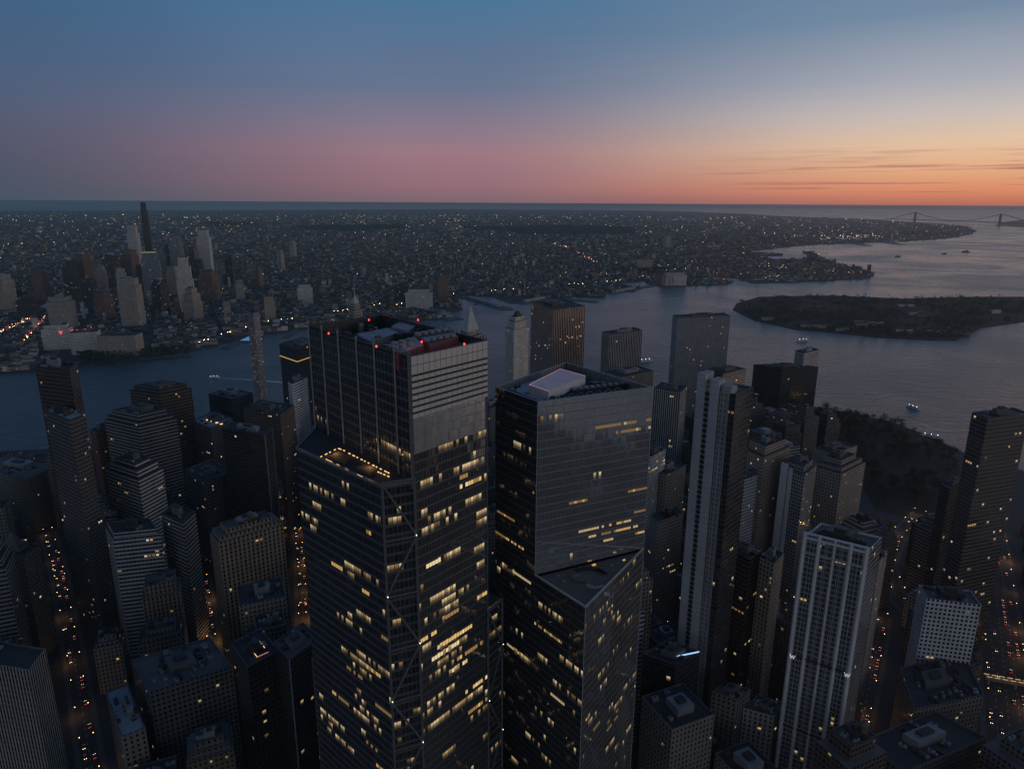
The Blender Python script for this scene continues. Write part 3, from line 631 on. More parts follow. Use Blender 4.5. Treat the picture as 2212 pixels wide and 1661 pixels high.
# ------------------------------------------------------------------ the other towers of the near city
SP = [
 ('bronze_tower', 'narrow dark bronze tower with brown crown, tallest at the left edge', (75, 790), (150, 799), (166, 782), 244, 'dark_bronze', 3, 3.6, 8, {}),
 ('lattice_tower', 'dark slim tower with white rooftop plant just in front of the brown crowned tower', (95, 885), (150, 906), (184, 893), 212, 'dark_grid', 2.6, 3.6, 10, dict(roofm='L', n=9)),
 ('brick_tower', 'reddish brown flat topped block right of the left edge tower', (193, 927), (208, 934), (252, 922), 135, 'red_brown', 3, 3.6, 3, {}),
 ('stepped_tower', 'grey banded stepped tower in front of a wide dark brown tower', (225, 905), (300, 922), (382, 903), 150, 'band_grey', 3, 3.8, 8, dict(tiers=((.9, 155), (.75, 161)))),
 ('brown_tower', 'wide dark brown tower with stepped top near the left river bank', (280, 842), (345, 852), (414, 838), 162, 'dark_brown', 3, 3.9, 8, dict(tiers=((.86, 168),))),
 ('river_tower', 'squat dark glass tower beside the river wake', (450, 850), (500, 862), (546, 848), 140, 'dark_glass', 3, 3.9, 3, {}),
 ('terrace_block', 'grey masonry block with brightly lit rooftop terrace', (416, 908), (455, 924), (502, 902), 120, 'mid_masonry', 3, 3.6, 24, dict(roofm='L')),
 ('black_slab_tower', 'plain black slab tower with pale right edge', (480, 924), (572, 940), (588, 926), 165, 'black_slab', 3, 3.9, 2, dict(edge=1)),
 ('brown_block', 'brown block dotted with lit windows behind the black slab', (525, 884), (605, 896), (636, 874), 145, 'brown_masonry', 3, 3.4, 40, {}),
 ('striped_tower', 'narrow tower with white horizontal stripes left of the braced tower', (622, 824), (630, 830), (664, 815), 160, 'white_stripe', 3, 3.6, 4, {}),
 ('needle_tower', 'unfinished needle thin tower rising over the river', (533, 672), (547, 677), (560, 671), 204, 'lattice', 2.6, 3.4, 14, {}),
 ('curved_band_tower', 'dark glass tower with one bright lit band behind the striped tower', (603, 742), (640, 754), (690, 738), 165, 'black_glass', 3, 3.9, 6, dict(band=1)),
 ('grey_setback_block', 'pale banded block with setbacks left of the brown pier building', (228, 1014), (300, 1038), (352, 1012), 138, 'band_light', 3, 3.6, 8, dict(tiers=((.85, 145), (.6, 150)))),
 ('banded_block', 'pale block with horizontal window bands and one lit storey', (226, 1135), (243, 1163), (347, 1152), 115, 'band_light', 3, 3.6, 18, dict(tiers=((.9, 119),))),
 ('pier_block', 'brown masonry block with tall window piers and rooftop tank', (453, 1150), (472, 1172), (612, 1132), 125, 'brown_pier', 3.4, 3.6, 4, dict(style='tank', n=12, tiers=((.93, 129), (.7, 133)))),
 ('infill_tower', 'grey tower wedged right of the pale banded block', (348, 1108), (395, 1128), (422, 1104), 125, 'band_grey', 3, 3.6, 5, {}),
 ('wide_low_block', 'wide low block with cluttered roof at the left edge near the river', (-70, 1012), (60, 1034), (128, 1002), 70, 'mid_masonry', 3, 3.6, 6, dict(roofm='M', n=20)),
 ('gabled_block', 'old masonry block with small pyramid roof at the left edge', (-25, 1185), (50, 1202), (86, 1176), 100, 'mid_masonry', 3, 3.6, 3, dict(pyr=1)),
 ('slatted_tower', 'tower faced with pale vertical fins in the bottom left corner', (-220, 1400), (62, 1446), (98, 1400), 130, 'slats', 2.2, 3.7, 0, {}),
 ('flat_roof_block', 'dark block with cluttered roof plant near the bottom left', (283, 1425), (322, 1495), (502, 1438), 85, 'dark_grid', 3, 3.6, 8, dict(n=26)),
 ('blue_roof_block', 'small block with bluish pale roof beside the bottom left street', (228, 1492), (262, 1590), (314, 1570), 70, 'mid_masonry', 3, 3.6, 3, dict(roofm='L', n=8)),
 ('angled_light_block', 'black block with red and white light strips on its roof', (498, 1388), (535, 1440), (602, 1404), 100, 'black_slab', 3, 3.7, 4, dict(u=1, n=8)),
 ('black_tower', 'plain black tower with pale edge lines left of the braced tower base', (590, 1388), (625, 1425), (690, 1376), 105, 'black_slab', 3, 3.7, 2, dict(edge=1)),
 ('small_courtyard_block', 'small low masonry block below the brown pier building', (538, 1285), (558, 1322), (614, 1302), 60, 'mid_masonry', 3, 3.6, 3, {}),
 ('limestone_tower', 'slender pale limestone tower between the braced tower and the pinstriped tower', (1092, 706), (1110, 713), (1142, 704), 212, 'limestone', 2.6, 3.6, 4, dict(tiers=((.82, 222), (.6, 228)))),
 ('pinstriped_tower', 'dark tower with tan vertical stripes toned by orange reflection above the mirror tower', (1147, 652), (1195, 670), (1265, 661), 190, 'pinstripe', 4.6, 3.9, 10, {}),
 ('fluted_block', 'dark tower with pale vertical ribs at the water behind the mirror tower', (1300, 716), (1316, 723), (1388, 713), 150, 'vstripe', 4.4, 3.9, 0, {}),
 ('gridded_tower', 'broad grey gridded tower at the water edge, left of the island', (1453, 680), (1464, 687), (1578, 682), 190, 'grid_grey', 3, 3.8, 4, {}),
 ('black_waterfront_tower', 'broad black glass tower in front of the bay with few lit windows', (1628, 787), (1690, 795), (1768, 792), 128, 'black_glass', 3, 3.8, 20, {}),
 ('curved_front_tower', 'pale banded tower top peeping over the black waterfront tower', (1718, 757), (1737, 763), (1770, 755), 150, 'band_light', 3, 3.6, 3, {}),
 ('ribbed_tower', 'dark ribbed tower directly right of the mirror tower', (1412, 838), (1470, 848), (1484, 834), 150, 'vstripe', 3, 3.8, 4, {}),
 ('low_waterfront_block', 'low dark block showing over the right edge of the mirror tower roof', (1308, 802), (1345, 814), (1412, 800), 100, 'mid_masonry', 3, 3.6, 6, {}),
 ('dark_hidden_tower', 'dark tower top behind the slim tower with the pale wall', (1520, 798), (1562, 808), (1612, 796), 150, 'dark_glass', 3, 3.8, 3, {}),
 ('lantern_top_tower', 'narrow stone tower with brightly lit arched top storeys', (1386, 978), (1405, 988), (1438, 970), 140, 'limestone', 2.6, 3.6, 60, dict(zlit=.85)),
 ('tan_tower', 'tan masonry tower right of the slim tower with the pale wall', (1605, 968), (1650, 988), (1708, 964), 150, 'tan', 2.8, 3.5, 14, dict(style='tank', tiers=((.75, 158),))),
 ('white_window_block', 'white block with dense square windows beside the slim tower', (1590, 1028), (1603, 1038), (1656, 1020), 130, 'white_grid', 2.8, 3.5, 3, {}),
 ('blank_white_tower', 'stepped tower with blank white side wall left of the old stone blocks', (1688, 1008), (1738, 1026), (1765, 1002), 140, 'white_slab', 2.6, 3.6, 20, dict(fin=1, tiers=((.75, 146),))),
 ('stone_block', 'grey stone office block overlooking the dark park', (1752, 1005), (1818, 1024), (1870, 998), 120, 'limestone_dark', 2.8, 3.5, 8, dict(tiers=((.85, 125), (.6, 130)))),
 ('twin_stone_block', 'second stone block with roof plant just behind the first by the park', (1756, 968), (1800, 980), (1852, 962), 105, 'limestone_dark', 2.8, 3.5, 4, dict(n=8)),
 ('dark_red_tower', 'dark red tower with lit storeys right of the slim tower base', (1583, 1190), (1620, 1208), (1648, 1188), 140, 'dark_red', 2.8, 3.6, 24, {}),
 ('buff_tower', 'buff masonry tower touching the dark red tower', (1642, 1204), (1672, 1218), (1694, 1194), 140, 'tan', 2.8, 3.5, 3, {}),
 ('ornate_block', 'ornate old stone block with lit cornice between mirror and slim towers', (1405, 1112), (1420, 1128), (1476, 1108), 105, 'limestone_dark', 2.6, 3.5, 24, dict(style='tank')),
 ('blue_light_block', 'black glass block with blue light strip along its roof edge', (1388, 1412), (1460, 1436), (1512, 1404), 95, 'black_glass', 3, 3.7, 6, dict(blue=1, n=9)),
 ('side_slab', 'grey masonry slab directly behind the white framed hotel', (1868, 1198), (1900, 1212), (1918, 1186), 150, 'limestone_dark', 2.8, 3.5, 3, {}),
 ('white_bay_block', 'white block of square windows beside the bottom right avenue', (1984, 1262), (2002, 1292), (2120, 1306), 108, 'white_grid', 3.0, 3.4, 4, dict(n=9, roofm='M')),
 ('plant_roof_block', 'low block with pale ducts over its roof, bottom right', (1945, 1440), (1975, 1532), (2125, 1500), 60, 'mid_masonry', 3, 3.6, 4, dict(n=34, roofm='D')),
 ('corner_block', 'dark low block at the bottom right below the duct covered roof', (1850, 1600), (1960, 1665), (2132, 1592), 55, 'dark_grid', 3, 3.6, 4, dict(n=20, roofm='D')),
 ('glass_condo_tower', 'dark glass tower with amber windows at the right edge', (2100, 890), (2134, 903), (2224, 892), 222, 'condo', 2.4, 3.5, 40, {}),
 ('dark_neighbour_tower', 'dark tower half hidden left of the right edge glass tower', (2032, 1045), (2052, 1056), (2088, 1040), 140, 'dark_glass', 3, 3.7, 6, {}),
 ('low_mansard_block', 'low masonry block at the foot of the slim tower', (1538, 1492), (1592, 1510), (1622, 1488), 70, 'mid_masonry', 3, 3.5, 4, dict(n=8)),
 ('round_roof_block', 'low block with rooftop machinery left of the white framed hotel', (1606, 1528), (1672, 1546), (1700, 1518), 60, 'limestone_dark', 3, 3.5, 4, dict(n=14)),
 ('sliver_block', 'sliver of masonry block seen between the two central towers', (1035, 872), (1058, 884), (1092, 868), 120, 'mid_masonry', 3, 3.6, 10, {}),
 ('grey_infill_block', 'grey block below the lit rooftop terrace at left', (398, 1014), (440, 1044), (500, 1018), 110, 'dark_grid', 3, 3.6, 8, {}),
 ('shaded_block', 'tan block low behind the right side of the mirror tower', (1408, 1014), (1440, 1026), (1482, 1004), 118, 'tan', 3, 3.5, 6, {}),
]
ROOTS = {}
for nm, lb, A, B, Cc, z, mk, cw, fh, nl, ex in SP:
    rm = {'L': ROOFL, 'M': ROOFM, 'D': ROOFD}.get(ex.get('roofm'))
    poly = quad3(A, B, Cc, z)
    root, poly, o = bld(nm, lb, 'tower' if z > 130 else 'building', poly, z, mk, cw, fh, rm, ex.get('style', 'box'), ex.get('n', 5), math.ceil(nl*.4), ex.get('tiers', ()), zlit=ex['zlit']*z if 'zlit' in ex else None, run=(1, 4))
    ROOTS[nm] = (root, poly, o, z)
    if ex.get('pyr'):
        c = cent(poly); MB().pyr(scale(poly, .6), z, (c[0], c[1], z+14)).build('pyramid_roof', ROOFM, root, o)
    if ex.get('u'):
        for pa, pb_, mt in (((533, 1392), (556, 1420), STRIP), ((556, 1420), (580, 1409), PINKL), ((560, 1385), (572, 1400), STRIP)):
            a, b_ = at(*pa, z), at(*pb_, z); MB().bar(V3(a, z+.5), V3(b_, z+.5), .3).build('roof_light', mt, root, o)
    if ex.get('blue'):
        a, b_ = at(1462, 1418, z), at(1510, 1408, z); MB().bar(V3(a, z+.3), V3(b_, z+.3), .6).build('roof_light', BLUEL, root, o)
    if ex.get('edge'):
        b3 = at(*B, z); c3 = at(*Cc, z)
        for q in (b3, c3): MB().bar((q[0]*.999, q[1]*.999, GZ), (q[0]*.999, q[1]*.999, z), .7).build('edge_trim', METAL, root, o)
    if ex.get('band'):
        p = scale(poly, 1.01)
        for i in range(4): MB().bar(V3(p[i], z-20), V3(p[(i+1) % 4], z-20), 1.0).build('lit_band', WARM[0], root, o)
    if ex.get('fin'):
        a, b_ = V3(at(*A, z), 0), V3(at(*B, z), 0); d = (b_-a); w = d.length; d.normalize(); nn = Vector((d.y, -d.x, 0))
        for s0, s1, hz_ in ((0, .3, 5), (.36, .5, 2)):
            c = a+d*w*(s0+s1)/2+nn*.5; MB().prism(rect(c.x, c.y, w*(s1-s0), 1.0, math.atan2(d.y, d.x)), GZ, z+hz_, 3, 3.6, 0, 0).build('blank_wall', WHITE, root, o)
root, poly, o, z = ROOTS['terrace_block']
for k in range(4):
    p = at(448+k*10, 905+k*3, z+.5); MB().box(p[0], p[1], z-1.2, 3, .5, 1.3, .5).build('roof_light', STRIP, root, o)
for nm, lb, A, B, Cc, z, ap, tz, ts in (('pyramid_top_tower', 'stone tower with pale green pyramid spire peeping over the braced tower crown', (990, 724), (1008, 730), (1042, 720), 243, (1013, 645), 283, ((.8, 248),)),
                                    ('spire_tower', 'stone tower stepping up to a thin spire behind the braced tower', (738, 706), (765, 712), (800, 702), 228, (770, 626), 288, ((.7, 240), (.5, 250), (.34, 258)))):
    poly = quad3(A, B, Cc, z); root, poly, o = bld(nm, lb, 'skyscraper', poly, z, 'limestone_dark', 2.6, 3.6, n=0, nlit=4, tiers=ts, style='bare')
    c = cent(poly); zz = ts[-1][1]; s = ts[-1][0]
    MB().pyr(scale(poly, s*.92), zz, (c[0], c[1], zz+(tz-zz)*(.8 if s > .5 else .35))).build('pyramid_roof', COPPER, root, o)
    MB().cone(c[0], c[1], zz+(tz-zz)*.3, tz, .9, .15, 6).build('spire', CONC, root, o)
ZW = 193.
root, poly, o = bld('hotel_tower', 'white framed hotel tower with glass columns and two roof signs, lower right', 'tower', quad3((1737, 1158), (1874, 1192), (1906, 1160), ZW), ZW, 'hotel', 2.0, 3.4, ROOFM, 'box', 9, 8)
a, b_ = V3(at(1737, 1158, ZW), 0), V3(at(1874, 1192, ZW), 0); d = b_-a; w = d.length; d.normalize(); nn = Vector((d.y, -d.x, 0))
for s, wd in ((.01, 1.9), (.12, .35), (.25, 1.7), (.38, .35), (.5, 1.0), (.62, .35), (.75, 1.7), (.88, .35), (.99, 1.9)):
    p = a+d*w*s+nn*.3; MB().bar((p.x, p.y, 8), (p.x, p.y, ZW+3), wd).build('facade_pier', WHITE if wd > .6 else CONC, root, o)
for z_, mm in ((ZW+2.7, WHITE), (ZW-.5, WHITE), (ZW-10, CONC), (112, METALD), (60, METALD)): MB().bar(a+nn*.4+Vector((0, 0, z_)), b_+nn*.4+Vector((0, 0, z_)), 1.0).build('facade_band', mm, root, o)
SGN = glow('sign_white', (.8, .85, 1), .6)
for s in (.02, .93):
    p = a+d*w*s+nn*1.4; m = MB(); q = [0, .28, .5, .72, 1.0]; hz = [1, 0, .8, 0, 1]
    for i in range(4): m.bar(p+d*q[i]*3+Vector((0, 0, 110+hz[i]*2.6)), p+d*q[i+1]*3+Vector((0, 0, 110+hz[i+1]*2.6)), .3)
    m.build('sign_letter', SGN, root, o)

# ------------------------------------------------------------------ streets
STREETS = [
 ('left avenue', [(104, 1150), (130, 1250), (160, 1420), (205, 1700)], 11, .8),
 ('second street', [(425, 1130), (440, 1250), (462, 1420), (478, 1700)], 9, 2.2),
 ('third street', [(640, 1120), (652, 1230), (655, 1330), (650, 1420)], 9, 2.2),
 ('west highway', [(2110, 1050), (2140, 1170), (2165, 1400), (2192, 1700)], 30, 2.2),
 ('curved ramp', [(1990, 1110), (1935, 1165), (1915, 1215), (1930, 1275), (1975, 1330)], 15, 3),
 ('hotel street', [(1905, 1330), (1890, 1420), (1862, 1560), (1840, 1700)], 11, 1.6),
 ('narrow street', [(1725, 1300), (1690, 1400), (1640, 1480)], 10, 1.5),
 ('church street', [(1380, 1330), (1425, 1350), (1455, 1390)], 10, 2),
]
SEG = []
rp = MB(); mk_ = MB(); pv = MB(); lampspots = []
for nm, pts, w, br_ in STREETS:
    W = [Vector(at(*p)) for p in pts]
    for i in range(len(W)-1):
        a, b_ = W[i], W[i+1]; SEG.append((a, b_, w)); d = (b_-a); L = d.length; d.normalize(); n_ = Vector((-d.y, d.x))
        q = [a-n_*w/2, b_-n_*w/2, b_+n_*w/2, a+n_*w/2]
        rp.face([(p.x, p.y, GZ+.03+.004*i) for p in (q if area([tuple(x) for x in q]) > 0 else q[::-1])])
        for s in (-1, 1):
            c0, c1 = a+n_*s*(w/2+1.8), b_+n_*s*(w/2+1.8); c = (c0+c1)/2
            pv.prism(rect(c.x, c.y, L, 3.6, math.atan2(d.y, d.x)), GZ, GZ+.14+.003*i, 1e6, 1e6, 0, 0)
        t = 3
        while t < L-3:
            for off in ((0,) if w < 20 else (-w/4, 0, w/4)):
                c = a+d*t+n_*off; rr = rect(c.x, c.y, 3, .25, math.atan2(d.y, d.x)); mk_.face([(p[0], p[1], GZ+.055) for p in rr])
            t += 9
        t = 8
        while t < L:
            for s in (-1, 1):
                c = a+d*t+n_*s*(w/2+.8); q = proj(c.x, c.y, GZ)
                if -20 < q[0] < 2240 and 900 < q[1] < 1690: lampspots.append((c.x, c.y, math.atan2(-n_.y*s, -n_.x*s), br_))
            t += 38
tag(rp.build('road', ASPH), kind='structure'); tag(pv.build('pavement', PAVE), kind='structure'); tag(mk_.build('road_marking', PAINT), kind='structure')
def lamp_proto(mat, hs, label, group):
    r = empty('street_lamp', (0, 0, GZ), label, 'street lamp', group)
    MB().cone(0, 0, 0, 8.6, .14, .08, 6).build('pole', METALD, r)
    MB().bar((0, 0, 8.5), (1.8, 0, 8.9), .12).build('arm', METALD, r)
    MB().box(1.9, 0, 8.65, hs*1.4, hs, .22).build('lamp_head', mat, r)
    return r
LP = lamp_proto(AMB, .38, 'amber street lamp lighting a near city street between the towers', 'street lamps along the near city streets')
LMP = []
for i, (x, y, a, br_) in enumerate(lampspots):
    l = LP if i == 0 else copy_tree(LP)
    l.location = (x, y, GZ); l.rotation_euler = (0, 0, a); LMP.append((l, br_))
for i, (l, br_) in enumerate(LMP):
    if i % 4 == 0:
        ld = D.lights.new('lamp_glow', 'POINT'); ld.energy = rnd.choice((400, 700, 1000))*br_; ld.color = (1, .5, .17); ld.shadow_soft_size = .6
        q_ = D.objects.new('lamp_glow', ld); C.objects.link(q_); q_.parent = l; q_.location = (1.9, 0, 8.2)
def car_proto():
    r = empty('car', (0, 0, GZ), 'car', 'car')
    b = MB(); prof = [(-2.2, .35), (2.2, .35), (2.25, .8), (1.2, .95), (-1.6, .98), (-2.25, .85)]
    n = len(prof)
    for i in range(n):
        p, q = prof[i], prof[(i+1) % n]; b.face([(p[0], -.9, p[1]), (p[0], .9, p[1]), (q[0], .9, q[1]), (q[0], -.9, q[1])])
    b.face([(p[0], -.9, p[1]) for p in prof]); b.face([(p[0], .9, p[1]) for p in prof[::-1]])
    b.build('body', plain('car_paint', (.12, .12, .13), .3), r)
    b = MB(); lo1 = rect(-.2, 0, 2.7, 1.6); up1 = rect(-.3, 0, 1.6, 1.35)
    for i in range(4):
        j = (i+1) % 4; b.face([(*lo1[i], .95), (*lo1[j], .95), (*up1[j], 1.45), (*up1[i], 1.45)])
    b.face([(*p, 1.45) for p in up1]); b.build('cabin', BLACK, r)
    for x in (-1.4, 1.4):
        w = MB()
        for y in (-.92, .92):
            w.face([(x+.33*math.cos(k*.785), y, .33+.33*math.sin(k*.785)) for k in range(8)])
        w.build('wheel_pair', BLACK, r)
    for y in (-.6, .6):
        MB().box(2.28, y, .6, .12, .36, .26).build('headlight', HEADL, r); MB().box(-2.28, y, .62, .12, .36, .24).build('taillight', TAILL, r)
    return r
CP = car_proto(); ncar = 0
WH = {'left avenue': 'long avenue at the left', 'second street': 'narrow amber street left of centre', 'third street': 'short street left of the braced tower', 'west highway': 'wide highway at the right edge', 'curved ramp': 'curving road beside the park', 'hotel street': 'street right of the white framed hotel', 'narrow street': 'narrow street left of the hotel', 'church street': 'short street behind the mirror tower'}
for si, (nm, pts, w, br_) in enumerate(STREETS):
    W = [Vector(at(*p)) for p in pts]
    for i in range(len(W)-1):
        a, b_ = W[i], W[i+1]; d = b_-a; L = d.length; d.normalize(); n_ = Vector((-d.y, d.x)); t = rnd.uniform(3, 9)
        lanes = [(-.25, 1), (.25, -1)] if w < 20 else [(-.38, 1), (-.16, 1), (.16, -1), (.38, -1)]
        while t < L:
            for off, s in lanes:
                p = a+d*(t+rnd.uniform(-3, 3))+n_*off*w; q = proj(p.x, p.y, GZ)
                if rnd.random() < .33 and -10 < q[0] < 2225 and q[1] < 1675:
                    c = CP if ncar == 0 else copy_tree(CP)
                    c.location = (p.x, p.y, GZ+.06); c.rotation_euler = (0, 0, math.atan2(d.y*s, d.x*s)); ncar += 1
                    c['label'] = 'small car with lights on driving along the '+WH[nm]; c['group'] = 'cars on the '+nm
            t += 11
a, b_ = at(2128, 1462, 8), at(2300, 1492, 8)
fb = empty('footbridge', (a[0], a[1], GZ), 'yellow lit covered footbridge crossing the wide highway', 'footbridge'); oo = (a[0], a[1], GZ)
MB().bar(V3(a, 8), V3(b_, 8), 3.0).build('deck', METAL, fb, oo)
for s in (-1, 1):
    for k in range(10):
        p0, p1 = V3(a, 10).lerp(V3(b_, 10), k/10), V3(a, 10).lerp(V3(b_, 10), (k+.7)/10)
        MB().bar(p0+Vector((0, s*1.9, 0)), p1+Vector((0, s*1.9, 0)), .3).build('light_strip', BRT[0], fb, oo)
for t in (.05, .4, .75):
    p = V3(a, 0).lerp(V3(b_, 0), t); MB().bar((p.x, p.y, GZ), (p.x, p.y, 6.5), 1.2).build('support', CONC, fb, oo)

# ------------------------------------------------------------------ infill blocks of the near city
def segd(p, a, b):
    d = b-a; t = max(0, min(1, (p-a).dot(d)/d.length_squared)); return (p-(a+d*t)).length
def shore_y(px):
    for i in range(len(manpx)-1):
        (x0, y0), (x1, y1) = manpx[i], manpx[i+1]
        if x0 <= px <= x1: return y0+(y1-y0)*(px-x0)/(x1-x0)
    return 900
FM = ['mid_masonry', 'brown_masonry', 'dark_grid', 'limestone_dark', 'band_grey', 'tan', 'dark_brown', 'brown_pier', 'red_brown', 'dark_glass', 'mid_masonry', 'band_light', 'dark_grid', 'dark_glass']
FW = {'mid_masonry': 'grey masonry', 'brown_masonry': 'dark brown masonry', 'dark_grid': 'charcoal gridded', 'limestone_dark': 'weathered limestone', 'band_grey': 'grey banded', 'tan': 'tan brick', 'dark_brown': 'dark brown', 'brown_pier': 'brown piered', 'red_brown': 'reddish brick', 'dark_glass': 'dark glass', 'band_light': 'pale banded'}
ROT = math.atan2(26, 57.7)
FILL = []
for i in range(-38, 44):
    for j in range(0, 50):
        u = i*34+(i//2)*7; v = 120+j*32+(j//2)*7
        x = u*math.cos(ROT)-v*math.sin(ROT)+350; y = u*math.sin(ROT)+v*math.cos(ROT)
        x += rnd.uniform(-2, 2); y += rnd.uniform(-2, 2)
        if y < 330 or not inside((x, y), MAN): continue
        px, py = proj(x, y, GZ)
        if px < -110 or px > 2320: continue
        if inside((x, y), BAT) or segd(Vector((x, y)), Vector(BAT[6]), Vector(BAT[8])) < 60: continue
        h = rnd.choice((28, 36, 45, 55, 62, 75, 90, 105))*rnd.uniform(.85, 1.15)
        done = False
        for f in (1., .72, .5):
            sx, sy = rnd.uniform(23, 34)*f, rnd.uniform(22, 32)*f
            pl = rect(x, y, sx, sy, ROT)
            if any(segd(Vector((x, y)), a, b_) < w/2+4+.5*math.hypot(sx, sy)*.85 for a, b_, w in SEG): continue
            if not all(inside(q, MAN) for q in scale(pl, 1.2)): continue
            bad = False
            for fp in FOOT:
                c = cent(fp)
                if abs(c[0]-x) > 90 or abs(c[1]-y) > 90: continue
                big = inset(fp, -3)
                if any(inside(q, big) for q in pl+[(x, y)]+[((pl[k_][0]+pl[k_-1][0])/2, (pl[k_][1]+pl[k_-1][1])/2) for k_ in range(4)]) or any(inside(q, scale(pl, 1.15)) for q in fp): bad = True; break
            if not bad: done = True; break
        if not done: continue
        h *= (1 if f == 1 else .8)
        lim = shore_y(px)+8
        if 1780 < px: lim = 1120
        while h > 8 and proj(x, y, h+5)[1] < lim: h -= 4
        if h < 9: continue
        FILL.append((x, y, h, pl, px))
FILL.sort(key=lambda t: t[1]); FILL = FILL[:430]
for x, y, h, pl, px in FILL:
    mk = rnd.choice(FM)
    side = 'left' if px < 640 else ('right' if px > 1400 else 'central')
    q = rnd.random()
    ti = () if h < 34 or q < .3 else (((rnd.uniform(.6, .85), h*1.12),) if q < .6 else ((.84, h*1.06), (.62, h*1.13)))
    lb = '%s infill block%s among the %s near streets' % (FW[mk], ' of modest height' if h > 40 else ', few storeys high,', side)
    bld('city_block', lb, 'building', pl, h, mk, 3, 3.6, rnd.choice((ROOFD, ROOFM, ROOFD, ROOFM, ROOFM)), rnd.choice(('box', 'box', 'tank')), 6 if y < 620 else 2, rnd.choice((0, 1, 2)) if y < 800 else 0, ti, group=lb+' group', foot=False, fans=y < 560)
# riverside blocks just past the right edge of the view: the mirror walls reflect them
nb = 0
RV = [(480, 262, 150), (545, 300, 172), (600, 245, 138), (520, 205, 118), (610, 330, 160), (575, 170, 95)]
for i in range(7):
    for j in range(22):
        x, y = 325+i*46+rnd.uniform(-6, 6), -560+j*46+rnd.uniform(-6, 6)
        if y > 150 or rnd.random() < .22: continue
        RV.append((x, y, rnd.choice((35, 48, 60, 75, 90, 70)) if x > 450 else rnd.choice((30, 45, 60))))
for x, y, h in RV:
    if y > -100 and proj(x, y, h)[0] < 2420 and y*cp-(h-CZ)*sp > 0: continue
    if not inside((x, y), MAN) or any(segd(Vector((x, y)), a, b_) < 36 for a, b_, w in SEG): continue
    mk = rnd.choice(('dark_grid', 'red_brown', 'brown_masonry', 'dark_brown', 'dark_glass'))
    lb = '%s riverside block past the right edge, mirrored in the glass towers' % FW[mk]
    bld('riverside_block', lb, 'building', rect(x, y, rnd.uniform(24, 38), rnd.uniform(22, 36), rnd.uniform(0, .3)), h, mk, 3, 3.5, ROOFD, 'box', 1, 0, (), group=lb+' group', foot=False, fans=False); nb += 1
print('fill', len(FILL), 'cars', ncar, 'lamps', len(lampspots), 'river', nb)

